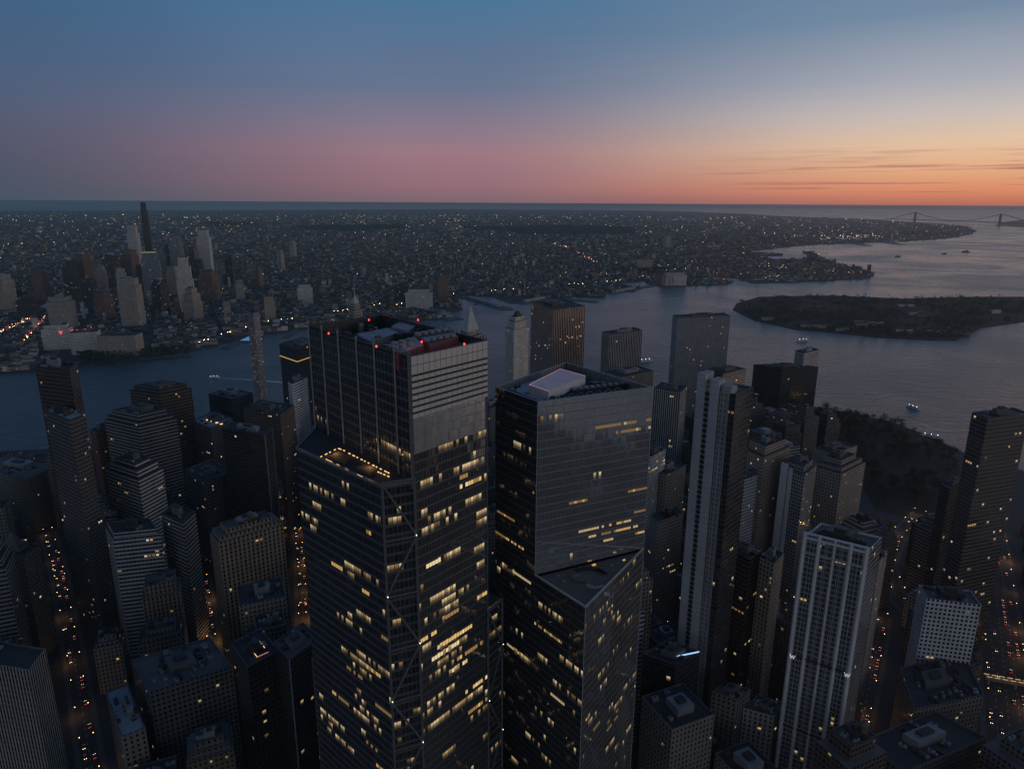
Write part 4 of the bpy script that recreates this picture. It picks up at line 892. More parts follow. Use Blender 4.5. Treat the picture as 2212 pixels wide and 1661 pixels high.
# ------------------------------------------------------------------ far shore: downtown towers
BT = [(330, 438, 15, 606, 'bk_dark', 'black needle tower, the tallest on the far shore'), (300, 487, 22, 602, 'bk_light', 'pale tower beside the black needle'), (390, 512, 26, 612, 'bk_glass', 'blue grey glass tower right of the black needle'),
 (372, 530, 16, 606, 'bk_dark', 'thin dark tower right of the needle'), (449, 497, 28, 598, 'bk_light', 'pale banded tower at the right end of the far cluster'), (407, 556, 36, 668, 'bk_light', 'large pale stepped tower in front of the far cluster'),
 (336, 545, 40, 650, 'bk_glass', 'glass tower with lit roof edge below the needle'), (291, 600, 44, 705, 'bk_beige', 'beige slab closest to the river in the far cluster'), (352, 604, 28, 678, 'bk_dark', 'dark block between the beige slabs'), (420, 622, 32, 690, 'bk_beige', 'beige stepped tower low in the far cluster'),
 (378, 575, 22, 640, 'bk_beige', 'narrow beige tower inside the far cluster'), (192, 548, 34, 650, 'bk_brown', 'brown tower left of the far cluster'), (163, 562, 30, 655, 'bk_dark', 'dark tower left of the brown tower'), (95, 582, 26, 650, 'bk_brown', 'dark red slab near the left edge'),
 (16, 592, 40, 672, 'bk_beige', 'beige tower at the left edge on the far shore'), (140, 640, 50, 708, 'bk_beige', 'beige tower block above the red sign'), (250, 552, 28, 622, 'bk_dark', 'dark mid tower between brown and beige towers'), (288, 540, 34, 618, 'bk_brown', 'red brown tower in front of the needle base'),
 (456, 585, 42, 648, 'bk_brown', 'broad brown building right of the large pale tower'), (500, 552, 18, 618, 'bk_dark', 'slim dark tower east of the cluster'), (521, 604, 20, 650, 'bk_beige', 'small beige tower east of the cluster'), (560, 576, 16, 622, 'bk_brown', 'small brown tower mid far shore'),
 (608, 540, 13, 586, 'bk_beige', 'thin beige tower standing inland'), (634, 520, 12, 556, 'bk_beige', 'thin pale tower further inland'), (475, 560, 16, 615, 'bk_glass', 'small glass tower behind the brown building'), (660, 614, 36, 655, 'bk_light', 'pale civic building on the heights'),
 (585, 640, 26, 690, 'bk_beige', 'beige hotel block near the promenade'), (906, 624, 66, 664, 'bk_light', 'long white building near the far piers'), (955, 594, 26, 650, 'bk_brown', 'brown tower near the far piers'), (230, 632, 30, 690, 'bk_brown', 'brown block above the riverside'),
 (200, 600, 26, 670, 'bk_dark', 'dark block behind the red sign'), (65, 640, 40, 690, 'bk_dark', 'dark low tower near the left edge'), (870, 610, 34, 650, 'bk_dark', 'dark block left of the long white building'), (1456, 588, 54, 616, 'bk_light', 'white waterside warehouse with lit base'),
 (1780, 470, 18, 486, 'bk_beige', 'lone tower block on the distant southern shore'), (1440, 510, 16, 536, 'bk_beige', 'pale industrial tower inland right of centre'), (1390, 560, 40, 578, 'bk_beige', 'wide warehouse right of centre'), (130, 700, 60, 752, 'bk_light', 'white riverside block under the red sign'), (265, 722, 90, 765, 'bk_beige', 'long warehouse with ruined look beside the river'), (190, 715, 60, 762, 'bk_light', 'pale riverside block beside the signed building'),
 (312, 572, 20, 640, 'bk_dark', 'dark mid tower left of the lit roof edge tower'), (435, 560, 18, 625, 'bk_dark', 'dark tower behind the large pale stepped tower'), (268, 580, 20, 640, 'bk_light', 'small pale tower left of the red brown tower'), (225, 575, 20, 640, 'bk_beige', 'small beige tower beside the brown tower'),
 (356, 538, 16, 612, 'bk_glass', 'slim glass tower immediately right of the black needle'), (402, 530, 14, 608, 'bk_dark', 'slim dark tower behind the blue grey glass tower'), (425, 535, 16, 606, 'bk_brown', 'slim brown tower left of the pale banded tower')]
BKF = []
for xc, yt, w, yb, mk, lb in BT:
    x, y = at(xc, yb); h = zat(xc, yt, x, y); wd = w/FL*math.hypot(y, 384)*.86
    pl = rect(x, y, wd, min(wd, 45), rnd.choice((.1, .35, -.3)))
    ti = ((.8, h),) if h > 60 else (); hb = h*.86 if ti else h
    if xc == 330: pl = rect(x, y, wd*1.05, wd*1.05, .3); ti = ((.9, h*.9), (.7, h)); hb = h*.7
    if xc in (407, 420): ti = ((.85, h*.84), (.6, h)); hb = h*.6
    root, poly, o = bld('apartment_tower', lb, 'tower' if h > 50 else 'building', pl, hb, mk, 4, 3.8, ROOFD, 'box', 1, 1 if h > 60 else 0, ti, foot=False, fans=False)
    if xc == 336:
        t2 = ccw(scale(poly, .8)); MB().bar(V3(t2[0], h+.6), V3(t2[1], h+.6), 1.6).build('roof_light', glow('yellow_edge', (1, .85, .4), .4), root, o)
    BKF.append((x, y, wd*.8))
cu = D.curves.new('sign_text', 'FONT'); cu.body = 'WELCOME'; cu.size = 13; cu.extrude = .3; cu.align_x = 'CENTER'
to = D.objects.new('tmp', cu); C.objects.link(to); bpy.context.view_layer.update()
me = D.meshes.new_from_object(to.evaluated_get(bpy.context.evaluated_depsgraph_get())); D.objects.remove(to)
me.materials.clear(); me.materials.append(glow('red_sign', (1, .04, .05), 3))
x, y = at(163, 748); h = zat(163, 716, x, y)
sg = empty('rooftop_sign', (x*.985, y*.985, h), 'red glowing rooftop sign reading WELCOME on the riverside block', 'sign')
tx = D.objects.new('lettering', me); C.objects.link(tx); tx.parent = sg; tx.rotation_euler = (math.pi/2, 0, -math.atan2(x, y))
m = MB()
for k in range(-3, 4): m.bar((k*8.5, 1, -4), (k*8.5, 1, 11), .5)
fr = m.build('frame', METALD, sg); fr.rotation_euler = (0, 0, -math.atan2(x, y))

PARKS = [[at(*p) for p in q] for q in ([(640, 488), (870, 486), (885, 495), (760, 500), (650, 497)], [(1000, 491), (1200, 487), (1370, 491), (1370, 506), (1180, 508), (1030, 501)], [(1940, 489), (2095, 490), (2106, 500), (2040, 514), (1940, 508)], [(170, 790), (415, 766), (410, 755), (170, 768)], [(440, 482), (540, 480), (560, 486), (450, 489)], [(0, 640), (30, 632), (60, 640), (20, 652)], [(1380, 585), (1440, 580), (1450, 588), (1390, 592)])]
ind = []; mass = MB()
def okspot(x, y):
    if not inside((x, y), BK): return False
    for pk in PARKS:
        if inside((x, y), pk): return False
    return True
def vis(x, y): return abs(math.atan2(x, y)) < .70
cells = []
for zone, ang in ((0, .45), (1, -.12)):
    ca, sa = math.cos(ang), math.sin(ang)
    for i in range(-60, 60):
        for j in range(-20, 150):
            u, v = i*190, j*70
            x, y = u*ca-v*sa, u*sa+v*ca
            r_ = math.hypot(x, y)
            if not (1500 < r_ < 8200) or not vis(x, y): continue
            if (math.atan2(x, y) > .02) != (zone == 1): continue
            if not okspot(x, y): continue
            cells.append((r_, x, y, ang))
cells.sort()
for r_, x, y, ang in cells:
    ca, sa = math.cos(ang), math.sin(ang)
    for row in (-1, 1):
        t = -82
        while t < 80:
            L = rnd.uniform(8, 22) if r_ < 5000 else rnd.uniform(14, 38)
            if rnd.random() < .08: t += L; continue
            cx, cy = x+(t+L/2)*ca-row*17*sa, y+(t+L/2)*sa+row*17*ca
            q = rnd.random(); h = rnd.uniform(8, 14) if q < .88 else rnd.uniform(15, 26)
            if rnd.random() < (.006 if r_ > 4500 else .018): h = rnd.uniform(30, 58)
            t += L+.6
            if not okspot(cx, cy) or any(abs(cx-a) < b2 and abs(cy-c) < b2 for a, c, b2 in BKF): continue
            if r_ < 2500: h = min(h, 16)
            ind.append((r_-h*12, cx, cy, L, rnd.uniform(13, 19), h, ang))
ind.sort()
for k, (s_, cx, cy, L, w, h, ang) in enumerate(ind):
    pl = rect(cx, cy, L, w, ang)
    if k < 300:
        mk = rnd.choice(('bk_beige', 'bk_brown', 'bk_dark', 'bk_light', 'bk_brown', 'bk_beige'))
        px = proj(cx, cy, 0)[0]
        lb = '%s %s on the far shore, %s' % ({'bk_beige': 'beige', 'bk_brown': 'brown brick', 'bk_dark': 'dark', 'bk_light': 'pale'}[mk], 'apartment block' if h > 25 else 'rowhouse', 'left part of the view' if px < 700 else 'middle or right of the view')
        root = empty('rowhouse' if h <= 25 else 'apartment_block', (cx, cy, GZ), lb, 'house' if h <= 25 else 'building', lb+' group')
        MB().prism(pl, GZ, h, 3, 3.4).build('wall', M[mk], root, (cx, cy, GZ))
        MB().face([V3(p, h) for p in pl]).build('roof', rnd.choice((ROOFD, ROOFM)), root, (cx, cy, GZ))
    else: mass.prism(pl, GZ, h, 3.5, 3.4, 0, rnd.choice((1, 2, 2, 3)))
for k in range(13000):
    a = rnd.uniform(-.70, .62); r_ = 8000*math.exp(rnd.random()*1.35); x, y = r_*math.sin(a), r_*math.cos(a)
    if not okspot(x, y): continue
    h = rnd.uniform(8, 15) if rnd.random() < .94 else rnd.uniform(20, 45)
    mass.prism(rect(x, y, rnd.uniform(25, 80), rnd.uniform(18, 36), rnd.choice((.45, -.12))), GZ, h, 4, 3.6, 0, rnd.choice((1, 2, 3)))
tag(mass.build('distant_rowhouses', [M['houses'], ROOFM, ROOFD, plain('roof_grey', (.17, .175, .18))]), 'endless low rowhouses and blocks of the far shore fading to the horizon', 'houses', kind='stuff')
print('houses', len(ind))
PIERS = [((560, 722), (526, 738), 34, 'pier with a bright blue sports court'), ((520, 735), (485, 752), 26, 'bare pier left of the blue court pier'), ((640, 712), (618, 728), 22, 'narrow pier right of the blue court'),
         ((985, 690), (905, 668), 60, 'long container pier left of the middle'), ((1000, 640), (1098, 668), 46, 'long pier with sheds beside the ferry basin'), ((1120, 655), (1200, 640), 40, 'flat pier behind the limestone tower'),
         ((1310, 634), (1380, 622), 40, 'pier right of the pinstriped tower'), ((1600, 606), (1760, 604), 50, 'breakwater pier with bright lamp'), ((410, 765), (300, 776), 20, 'low grassy pier at the left river bank'),
         ((1820, 524), (1880, 531), 60, 'left of two piers on the southern shore'), ((1900, 522), (1950, 529), 60, 'right of two piers on the southern shore'), ((1210, 645), (1290, 652), 34, 'narrow pier behind the pinstriped tower'),
         ((1405, 618), (1330, 628), 34, 'flat quay pier left of the red cranes'), ((700, 706), (680, 722), 22, 'short pier behind the braced tower crown'), ((1700, 566), (1790, 572), 50, 'flat pier at the mouth of the far basin')]
for a, b_, w, lb in PIERS:
    A2, B2 = Vector(at(*a)), Vector(at(*b_)); c = (A2+B2)/2; d = B2-A2; an = math.atan2(d.y, d.x)
    r = empty('pier', (c.x, c.y, 0), lb, 'pier'); oo = (c.x, c.y, 0)
    MB().prism(rect(c.x, c.y, d.length, w, an), -1, 2.6, 1e6, 1e6, 0, 0).build('deck', ROOFM, r, oo)
    if 'blue' in lb and 'bright' in lb: MB().prism(rect(c.x, c.y, d.length*.8, w*.9, an), 2.6, 2.9, 1e6, 1e6, 0, 0).build('court', plain('blue_court', (.1, .35, .6), .7, emit=(.15, .45, .8), es=.35), r, oo)  # glow of the court put into its surface as emission
    elif w > 38: MB().prism(rect(c.x, c.y, d.length*.7, w*.45, an), 2.6, 10, 5, 7, 0, 1).build('shed', [M['bk_beige'], ROOFL], r, oo)
def crane(px, py, lb):
    x, y = at(px, py); r = empty('harbour_crane', (x, y, GZ), lb, 'crane')
    for i in (-9, 9):
        for j in (-11, 11): MB().bar((i, j, 0), (i*.8, j*.6, 46), 1.6).build('leg', REDP, r)
    MB().bar((0, 0, 46), (-42, 0, 46), 2.6).bar((0, 0, 46), (24, 0, 46), 2.6).build('boom', REDP, r)
    MB().bar((0, 0, 46), (0, 0, 66), 1.8).bar((0, 0, 66), (-38, 0, 47), .9).bar((0, 0, 66), (22, 0, 47), .9).build('mast', REDP, r)
for k, q in enumerate(((1432, 618), (1448, 617), (1556, 612), (1568, 611))): crane(*q, '%s red gantry crane on the container quay' % ('leftmost', 'second', 'third', 'rightmost')[k])

FL_ = lamp_proto(glow('far_lamp', (1, .68, .3), 40), 1.2, 'lit roadside lamp on the far shore seen as a bright dot', 'lamps along the far shore roads')
routes = [[(430, 745), (480, 728), (560, 702), (650, 690), (760, 672), (830, 660)], [(0, 722), (40, 706), (70, 690)], [(50, 745), (75, 715), (100, 690)], [(1195, 528), (1235, 540), (1262, 556), (1290, 570)], [(860, 662), (960, 640), (1100, 628), (1300, 612), (1400, 600)], [(1400, 590), (1560, 575), (1700, 580), (1860, 594)], [(1500, 545), (1600, 535), (1760, 520), (1980, 512)], [(1640, 690), (1760, 712), (1900, 725), (2060, 730)], [(0, 800), (170, 788), (300, 775)]]
spots = []
for rt in routes:
    for i in range(len(rt)-1):
        (x0, y0), (x1, y1) = rt[i], rt[i+1]; n = max(2, int(math.hypot(x1-x0, y1-y0)/10))
        for k in range(n): t = (k+rnd.uniform(-.2, .2))/n; spots.append(at(x0+(x1-x0)*t, y0+(y1-y0)*t+rnd.uniform(-1, 1)))
spots = [s for s in spots if inside(s, BK) or inside(s, GV)][:180]
for k, s in enumerate(spots):
    l = FL_ if k == 0 else copy_tree(FL_); l.location = (s[0], s[1], GZ); l.rotation_euler = (0, 0, rnd.uniform(0, 6))
dl, nt, b = newmat('far_city_lights'); g = nt.nodes.new('ShaderNodeNewGeometry'); r = nt.nodes.new('ShaderNodeValToRGB'); nt.links.new(g.outputs['Random Per Island'], r.inputs[0]); r.color_ramp.interpolation = 'CONSTANT'
r.color_ramp.elements[0].color = (1, .55, .2, 1); r.color_ramp.elements[1].position = .5; r.color_ramp.elements[1].color = (1, .8, .5, 1)
e = r.color_ramp.elements.new(.84); e.color = (.8, .9, 1, 1); e = r.color_ramp.elements.new(.94); e.color = (1, .12, .06, 1)
nt.links.new(r.outputs[0], b.inputs['Emission Color']); b.inputs['Emission Strength'].default_value = 6
m = MB()
def octa(m, x, y, z, s, mi=0):
    P = [(x+s, y, z), (x, y+s, z), (x-s, y, z), (x, y-s, z)]; n = len(m.v)
    m.v += P+[(x, y, z+s), (x, y, z-s)]
    for i in range(4):
        j = (i+1) % 4; m.f.append((n+i, n+j, n+4)); m.f.append((n+j, n+i, n+5)); m.uv += [(0, 0)]*6; m.mi += [mi, mi]
for k in range(3400):
    a = rnd.uniform(-.70, .62); r_ = 2100*math.exp(rnd.random()**.8*2.35); x, y = r_*math.sin(a), r_*math.cos(a)
    if inside((x, y), BK) and not inside((x, y), PARKS[0]) and not inside((x, y), PARKS[1]): octa(m, x, y, rnd.uniform(9, 22), r_*.00017*rnd.choice((.4, .5, .5, .6, .8, 1, 1.6)))
for rt, cnt in ((routes[3], 28), (routes[1], 26), (routes[2], 26)):
    for i in range(len(rt)-1):
        for k in range(cnt):
            t = rnd.random(); p = at(rt[i][0]*(1-t)+rt[i+1][0]*t+rnd.uniform(-4, 4), rt[i][1]*(1-t)+rt[i+1][1]*t+rnd.uniform(-2.5, 2.5)); octa(m, p[0], p[1], 12, math.hypot(*p)*.00032, 1 if rnd.random() < .6 else 0)
for k in range(60):
    p = at(rnd.gauss(1840, 60), rnd.gauss(512, 3))
    if inside(p, BK): octa(m, p[0], p[1], 12, math.hypot(*p)*.00024)
for k in range(80):
    p = at(rnd.uniform(1500, 1870), rnd.gauss(585, 9))
    if inside(p, BK): octa(m, p[0], p[1], 9, math.hypot(*p)*.00026)
tag(m.build('distant_city_lights', [dl, glow('far_red', (1, .08, .04), 2.4)]), 'countless tiny street and window lights scattered over the far shore', 'lights', kind='stuff')

# ------------------------------------------------------------------ suspension bridge
BK1, BK2 = at(1975, 481, 0), at(2158, 488, 0)
br = empty('suspension_bridge', (BK1[0], BK1[1], 0), 'distant suspension bridge with two tall towers on the right horizon', 'bridge'); oo = (BK1[0], BK1[1], 0)
Bm = plain('bridge_steel', (.05, .055, .065)); A3, B3 = V3(BK1, 0), V3(BK2, 0); dv = (B3-A3); span = dv.length; dv.normalize(); nv = Vector((-dv.y, dv.x, 0))
for P in (A3, B3):
    m = MB()
    for s in (-1, 1): m.bar(P+nv*17*s, P+nv*15*s+Vector((0, 0, 225)), 20, 16)
    for z in (60, 140, 212): m.bar(P-nv*16+Vector((0, 0, z)), P+nv*16+Vector((0, 0, z)), 12)
    m.build('tower', Bm, br, oo)
MB().bar(A3-dv*900+Vector((0, 0, 62)), B3+dv*900+Vector((0, 0, 62)), 14).build('deck', Bm, br, oo)
for s in (-1, 1):
    m = MB(); pv_ = None
    for k in range(-8, 33):
        t = k/24; z = 72+150*(2*t-1)**2 if 0 <= t <= 1 else 222-150*min(1, (abs(t-.5)-.5)*3)
        p = A3+dv*span*t+nv*15*s+Vector((0, 0, z))
        if pv_: m.bar(pv_, p, 5)
        if 0 < t < 1 and k % 2: m.bar(p, Vector((p.x, p.y, 62)), 1.6)
        pv_ = p
    m.build('main_cable', Bm, br, oo)

# ------------------------------------------------------------------ trees
BARK = plain('bark', (.05, .038, .03)); CR = [plain('winter_twigs', (.045, .04, .032), .95, sc=.2), plain('dark_foliage', (.024, .036, .022), .95, sc=.2)]
def tree_proto(k, lb):
    r_ = random.Random(k); t = empty('tree', (0, 0, GZ), lb, 'tree'); m = MB()
    m.cone(0, 0, 0, 5, .4, .22, 6)
    tips = []
    for i in range(6):
        a = i*1.05+r_.random(); e = Vector((math.cos(a)*3, math.sin(a)*3, 7+r_.random()*4)); m.bar((0, 0, 3.5+i*.25), e, .2, .08); tips.append(e)
    tips.append(Vector((0, 0, 11)))
    m.build('trunk', BARK, t); c = MB()
    for e in tips:
        for q in range(34):
            p = e+Vector((r_.gauss(0, 1.3), r_.gauss(0, 1.3), r_.gauss(0, 1.1))); s = r_.uniform(.25, .6)
            u = Vector((r_.uniform(-1, 1), r_.uniform(-1, 1), r_.uniform(-1, 1))).normalized()*s; w = u.orthogonal().normalized()*s
            c.face([p-u, p+w, p+u, p-w])
    c.build('crown', CR[1 if k == 1 else 0], t); return t
tp = [tree_proto(k, 'tree') for k in range(3)]; used = [False]*3
def place_tree(x, y, lb, gr, s=1.):
    k = rnd.randrange(3)
    if used[k]: t = copy_tree(tp[k])
    else: t = tp[k]; used[k] = True
    t.location = (x, y, GZ); t.rotation_euler = (0, 0, rnd.uniform(0, 6)); s *= rnd.uniform(.7, 1.4); t.scale = (s, s, s); t['label'] = lb; t['group'] = gr
bx = [p[0] for p in BAT]; by = [p[1] for p in BAT]; n = 0
while n < 240:
    x, y = rnd.uniform(min(bx), max(bx)), rnd.uniform(min(by), max(by))
    if inside((x, y), scale(BAT, .96)) and noise.noise(Vector((x*.02, y*.02, 3))) > -.2: place_tree(x, y, 'bare winter tree in the dark waterfront park', 'bare trees of the waterfront park', 1.15); n += 1
pm = MB()
for k in range(5):
    pts = []; c = Vector(cent(BAT)); e = Vector(BAT[(k*3) % len(BAT)])*.96+c*.04
    for i in range(7):
        t = i/6; p = c.lerp(e, t)+Vector((math.sin(t*4+k)*14, math.cos(t*3+k)*14))*(1-t); pts.append(p)
    for i in range(6):
        d = (pts[i+1]-pts[i]).normalized(); q = Vector((-d.y, d.x))*1.5; f = [pts[i]-q, pts[i+1]-q, pts[i+1]+q, pts[i]+q]; pm.face([(p.x, p.y, GZ+.04+.004*k) for p in f])
tag(pm.build('path', ASPH), kind='structure')
n = 0
while n < 85:
    a, b_ = at(rnd.uniform(1600, 2250), rnd.uniform(655, 728))
    if inside((a, b_), scale(GV, .97)): place_tree(a, b_, 'dark tree on the low island in the bay', 'dark trees on the bay island', 1.4); n += 1
def leaves(m, x, y, n, spread, z0, z1, s0, s1):
    for q in range(n):
        p = Vector((x+rnd.gauss(0, spread), y+rnd.gauss(0, spread), rnd.uniform(z0, z1))); s = rnd.uniform(s0, s1)
        u = Vector((rnd.uniform(-1, 1), rnd.uniform(-1, 1), rnd.uniform(-1, 1))).normalized()*s; w = u.orthogonal().normalized()*s; m.face([p-u, p+w, p+u, p-w])
m = MB()
for k in range(3200):
    x, y = at(rnd.uniform(1588, 2400), 640+90*rnd.random())
    if not inside((x, y), scale(GV, .975)) or noise.noise(Vector((x*.007, y*.004, 0))) < -.12: continue
    leaves(m, x, y, 9, 6, 3, 6+12*rnd.random(), 1.5, 4)
tag(m.build('island_woodland', CR[1]), 'dark massed woodland covering the bay island', 'woodland', kind='stuff')
m = MB()
for pk, cnt, s0 in ((PARKS[0], 900, 14), (PARKS[1], 1800, 14), (PARKS[2], 800, 14), (PARKS[3], 500, 4), (PARKS[4], 400, 20), (PARKS[5], 150, 9), (PARKS[6], 200, 9)):
    xs_ = [p[0] for p in pk]; ys_ = [p[1] for p in pk]
    for k in range(cnt):
        x, y = rnd.uniform(min(xs_), max(xs_)), rnd.uniform(min(ys_), max(ys_))
        if inside((x, y), pk): leaves(m, x, y, 4, s0, 4, 16, s0*.4, s0)
for k in range(3200):
    r_, x, y, ang = cells[int(len(cells)*rnd.random()**1.3)]
    leaves(m, x+rnd.uniform(-90, 90), y+rnd.uniform(-30, 30), 3, 5, 4, 12, 2, 5)
tag(m.build('park_woodland', CR[1]), 'dark wooded parks, cemetery hills and street trees among the far houses', 'woodland', kind='stuff')
for k in range(40):
    px = rnd.uniform(1650, 2120); py = 706+rnd.uniform(-14, 12)+(px-1720)*.035
    if k > 32: px, py = rnd.uniform(1700, 2150), rnd.uniform(655, 690)
    x, y = at(px, py)
    if not inside((x, y), scale(GV, .95)): continue
    mk = rnd.choice(('bk_light', 'bk_brown', 'bk_beige', 'bk_brown')); lb = '%s island building among dark trees' % {'bk_light': 'white', 'bk_brown': 'brick', 'bk_beige': 'beige'}[mk]
    L, W_ = rnd.uniform(22, 60), rnd.uniform(12, 18); rt = rnd.uniform(-.3, .3); h = rnd.uniform(10, 15); r = empty('island_building', (x, y, GZ), lb, 'building', lb+'s'); oo = (x, y, GZ)
    pl = ccw(rect(x, y, L, W_, rt)); MB().prism(pl, GZ, h, 4, 3.6).build('wall', M[mk], r, oo)
    a, b_, c, d = [V3(p, h) for p in pl]; e, f = (a+d)/2+Vector((0, 0, 4)), (b_+c)/2+Vector((0, 0, 4))
    MB().face([a, b_, f, e]).face([c, d, e, f]).face([b_, c, f]).face([d, a, e]).build('roof', ROOFD, r, oo)

# ------------------------------------------------------------------ vessels
def vessel(px, py, L, rz, lb, nm='ferry', lights=3):
    x, y = at(px, py, 0); r = empty(nm, (x, y, 0), lb, 'boat', rz=rz); w = L*.22; h = L*.07
    P = [(-L/2, -w/2), (L*.28, -w/2), (L/2, 0), (L*.28, w/2), (-L/2, w/2)]
    MB().prism(P, -.5, h, 1e6, 1e6, 0, 0).build('hull', WHITE if nm == 'ferry' else BLACK, r)
    MB().prism(rect(-L*.08, 0, L*.6, w*.8), h, h*2.1, 2, h*1.1, 0, 1).build('cabin', [M['white_grid'], WHITE] if nm == 'ferry' else [M['bk_dark'], ROOFD], r)
    MB().prism(rect(L*.1, 0, L*.16, w*.5), h*2.1, h*3, 1e6, 1e6, 0, 0).build('wheelhouse', WHITE if nm == 'ferry' else ROOFD, r)
    MB().cone(-L*.1, 0, h*2.1, h*4, L*.012, L*.006, 6).build('mast', METALD, r)
    for k in range(lights): MB().box(-L*.3+k*L*.28, 0, h*2.15, L*.02, L*.02, L*.02).build('deck_light', WHL, r)
vessel(462, 816, 26, math.pi, 'white ferry trailing a long wake across the river')
vessel(1971, 881, 30, 1.9, 'lone ferry on the dark bay above the park')
vessel(2010, 944, 34, 2.6, 'white excursion boat moored along the park')
vessel(1748, 604, 40, 0, 'brightly lit boat off the end of the breakwater', 'ferry', 6)
vessel(1395, 781, 40, .4, 'white ferry docked behind the ribbed tower')
vessel(1735, 737, 40, .2, 'ferry at the landing of the bay island')
for k, (px, py, L) in enumerate(((1940, 555, 50), (2040, 549, 50), (2087, 545, 75))): vessel(px, py, L, .1, 'dark anchored barge, %s of three in the open bay' % ('leftmost', 'middle', 'rightmost')[k], 'barge', 0)
WK = plain('foam', (.55, .6, .65), .8)
def wake(pts, w0, w1, lb):
    m = MB(); P = [Vector(at(*p, .1)) for p in pts]; n = len(P)
    for i in range(n-1):
        d = (P[i+1]-P[i]).normalized(); q = Vector((-d.y, d.x)); a = w0+(w1-w0)*i/(n-1); b_ = w0+(w1-w0)*(i+1)/(n-1)
        m.face([(*(P[i]-q*a), .08), (*(P[i+1]-q*b_), .08), (*(P[i+1]+q*b_), .08), (*(P[i]+q*a), .08)])
    tag(m.build('wake', WK), lb, 'wake', kind='stuff')
wake([(470, 817), (510, 818), (560, 822), (612, 826)], 1, 5, 'white wake behind the river ferry')
wake([(1583, 623), (1540, 634), (1500, 640), (1440, 646)], 2, 4, 'pale wake rounding the island tip')

# ------------------------------------------------------------------ sky
w = D.worlds.new('World'); bpy.context.scene.world = w; w.use_nodes = True; nt = w.node_tree; N, Lk = nt.nodes, nt.links
bg = N['Background']; tc = N.new('ShaderNodeTexCoord'); s = N.new('ShaderNodeSeparateXYZ'); Lk.new(tc.outputs['Generated'], s.inputs[0])
X, Y, Z = s.outputs
el = mth(nt, 'MULTIPLY', Z, 2.0)
hl = mth(nt, 'SQRT', mth(nt, 'ADD', mth(nt, 'MULTIPLY', X, X), mth(nt, 'ADD', mth(nt, 'MULTIPLY', Y, Y), 1e-5)))
az = math.radians(85)
t = mth(nt, 'DIVIDE', mth(nt, 'ADD', mth(nt, 'MULTIPLY', X, math.sin(az)), mth(nt, 'MULTIPLY', Y, math.cos(az))), hl)
def ramp(st):
    r = N.new('ShaderNodeValToRGB'); Lk.new(el, r.inputs[0])
    r.color_ramp.elements[0].position = st[0][0]; r.color_ramp.elements[0].color = lin(st[0][1])+(1,)
    r.color_ramp.elements[1].position = st[-1][0]; r.color_ramp.elements[1].color = lin(st[-1][1])+(1,)
    for p, c in st[1:-1]: e = r.color_ramp.elements.new(p); e.color = lin(c)+(1,)
    return r.outputs[0]
rl = ramp([(0, (72, 86, 102)), (.05, (76, 86, 104)), (.13, (82, 88, 110)), (.19, (82, 92, 118)), (.28, (74, 96, 126)), (.5, (56, 100, 138)), (1, (36, 66, 104))])
rc = ramp([(0, (126, 102, 112)), (.047, (150, 112, 122)), (.13, (158, 122, 134)), (.2, (136, 122, 140)), (.29, (104, 116, 142)), (.5, (74, 116, 152)), (1, (42, 72, 112))])
rr = ramp([(0, (180, 112, 98)), (.03, (222, 140, 104)), (.08, (232, 174, 132)), (.14, (230, 196, 164)), (.21, (200, 190, 184)), (.28, (170, 172, 182)), (.42, (118, 140, 164)), (1, (60, 90, 128))])
rs = ramp([(0, (255, 160, 100)), (.1, (255, 206, 150)), (.25, (240, 226, 208)), (.5, (165, 180, 196)), (1, (80, 104, 136))])
rb_ = ramp([(0, (190, 180, 180)), (.1, (202, 196, 194)), (.3, (186, 188, 192)), (.6, (128, 142, 160)), (1, (66, 84, 112))])  # sky behind the camera, brightened to light the walls that face it
def mr(v, a, b):
    n = N.new('ShaderNodeMapRange'); n.interpolation_type = 'SMOOTHSTEP'; n.inputs['From Min'].default_value = a; n.inputs['From Max'].default_value = b; Lk.new(v, n.inputs['Value']); return n.outputs[0]
c = mixc(nt, mr(t, -.58, .02), rl, rc); c = mixc(nt, mr(t, .0, .66), c, rr); c = mixc(nt, mr(t, .66, 1.0), c, rs)
yb = mth(nt, 'MULTIPLY', mth(nt, 'DIVIDE', Y, hl), -1.0)
c = mixc(nt, mr(yb, -.1, .75), c, rb_)
def cloud(sx, sz, a, b, z0, z1, z2, z3, amt, col, off=0.):
    global c
    mp = N.new('ShaderNodeMapping'); mp.inputs['Scale'].default_value = (sx, sx, sz); mp.inputs['Location'].default_value = (off, 0, off); Lk.new(tc.outputs['Generated'], mp.inputs['Vector'])
    nz = N.new('ShaderNodeTexNoise'); nz.inputs['Scale'].default_value = 1.4; nz.inputs['Detail'].default_value = 6; Lk.new(mp.outputs[0], nz.inputs['Vector'])
    cm = mth(nt, 'MULTIPLY', mr(nz.outputs['Fac'], a, b), mth(nt, 'MULTIPLY', mr(t, .25, .55), mth(nt, 'MULTIPLY', mr(Z, z0, z1), mth(nt, 'SUBTRACT', 1.0, mr(Z, z2, z3)))))
    c = mixc(nt, mth(nt, 'MULTIPLY', cm, amt), c, lin(col))
cloud(3, 120, .53, .62, .018, .027, .042, .052, .7, (158, 102, 100))
cloud(5, 160, .52, .64, .03, .04, .06, .075, .35, (176, 124, 114), 4.)
cloud(4, 200, .56, .66, .012, .016, .024, .03, .5, (150, 92, 88), 9.)
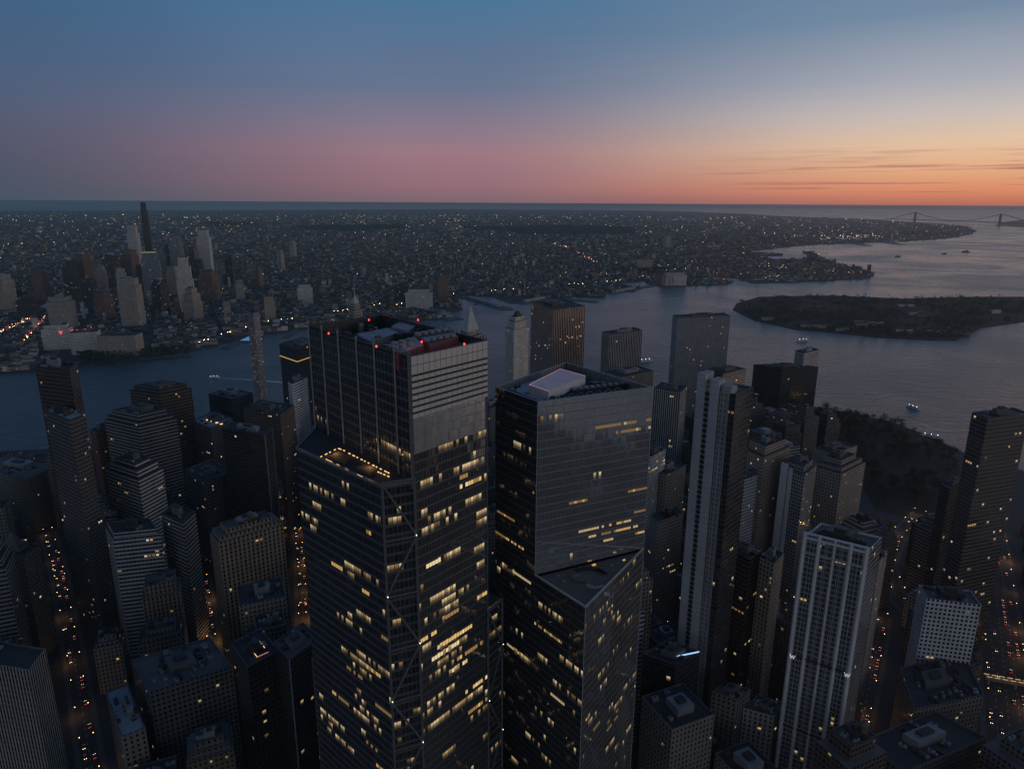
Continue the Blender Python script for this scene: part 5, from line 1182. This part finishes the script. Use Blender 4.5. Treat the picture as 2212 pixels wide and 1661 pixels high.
mp = N.new('ShaderNodeMapping'); mp.inputs['Scale'].default_value = (2, 2, 5); Lk.new(tc.outputs['Generated'], mp.inputs['Vector'])
nz = N.new('ShaderNodeTexNoise'); nz.inputs['Scale'].default_value = 1.0; nz.inputs['Detail'].default_value = 3; Lk.new(mp.outputs[0], nz.inputs['Vector'])
vs = N.new('ShaderNodeVectorMath'); vs.operation = 'SCALE'; Lk.new(c, vs.inputs[0]); Lk.new(mth(nt, 'MULTIPLY_ADD', nz.outputs['Fac'], .28, .84), vs.inputs['Scale'])
sky = N.new('ShaderNodeTexSky'); sky.sky_type = 'NISHITA'; sky.sun_disc = False; sky.sun_elevation = math.radians(-2); sky.sun_rotation = az
sc_ = N.new('ShaderNodeVectorMath'); sc_.operation = 'SCALE'; sc_.inputs['Scale'].default_value = .01; Lk.new(sky.outputs[0], sc_.inputs[0])
ad = N.new('ShaderNodeVectorMath'); ad.operation = 'ADD'; Lk.new(vs.outputs[0], ad.inputs[0]); Lk.new(sc_.outputs[0], ad.inputs[1])
Lk.new(ad.outputs[0], bg.inputs[0]); bg.inputs[1].default_value = 1.0
sl = D.lights.new('sunset_glow', 'SUN'); sl.energy = .16; sl.angle = math.radians(14); sl.color = (1, .75, .6)  # weak warm lamp added to mimic the western glow after sunset
so = D.objects.new('sunset_glow', sl); C.objects.link(so)
dirv = -Vector((math.sin(az), math.cos(az), math.tan(math.radians(5)))); so.rotation_euler = dirv.to_track_quat('-Z', 'Y').to_euler()

# ------------------------------------------------------------------ camera
cam = D.cameras.new('camera'); cam.lens = 36*FL/2212; cam.sensor_width = 36; cam.clip_start = 1; cam.clip_end = 900000
co = D.objects.new('camera', cam); C.objects.link(co)
r0, u0, fw = Vector((1, 0, 0)), Vector((0, sp, cp)), Vector((0, cp, -sp))
rr_ = r0*math.cos(PH)+u0*math.sin(PH); uu = u0*math.cos(PH)-r0*math.sin(PH)
mt = Matrix((rr_, uu, -fw)).transposed().to_4x4(); mt.translation = Vector((0, 0, CZ)); co.matrix_world = mt
bpy.context.scene.camera = co
bpy.context.scene.view_settings.view_transform = 'Standard'
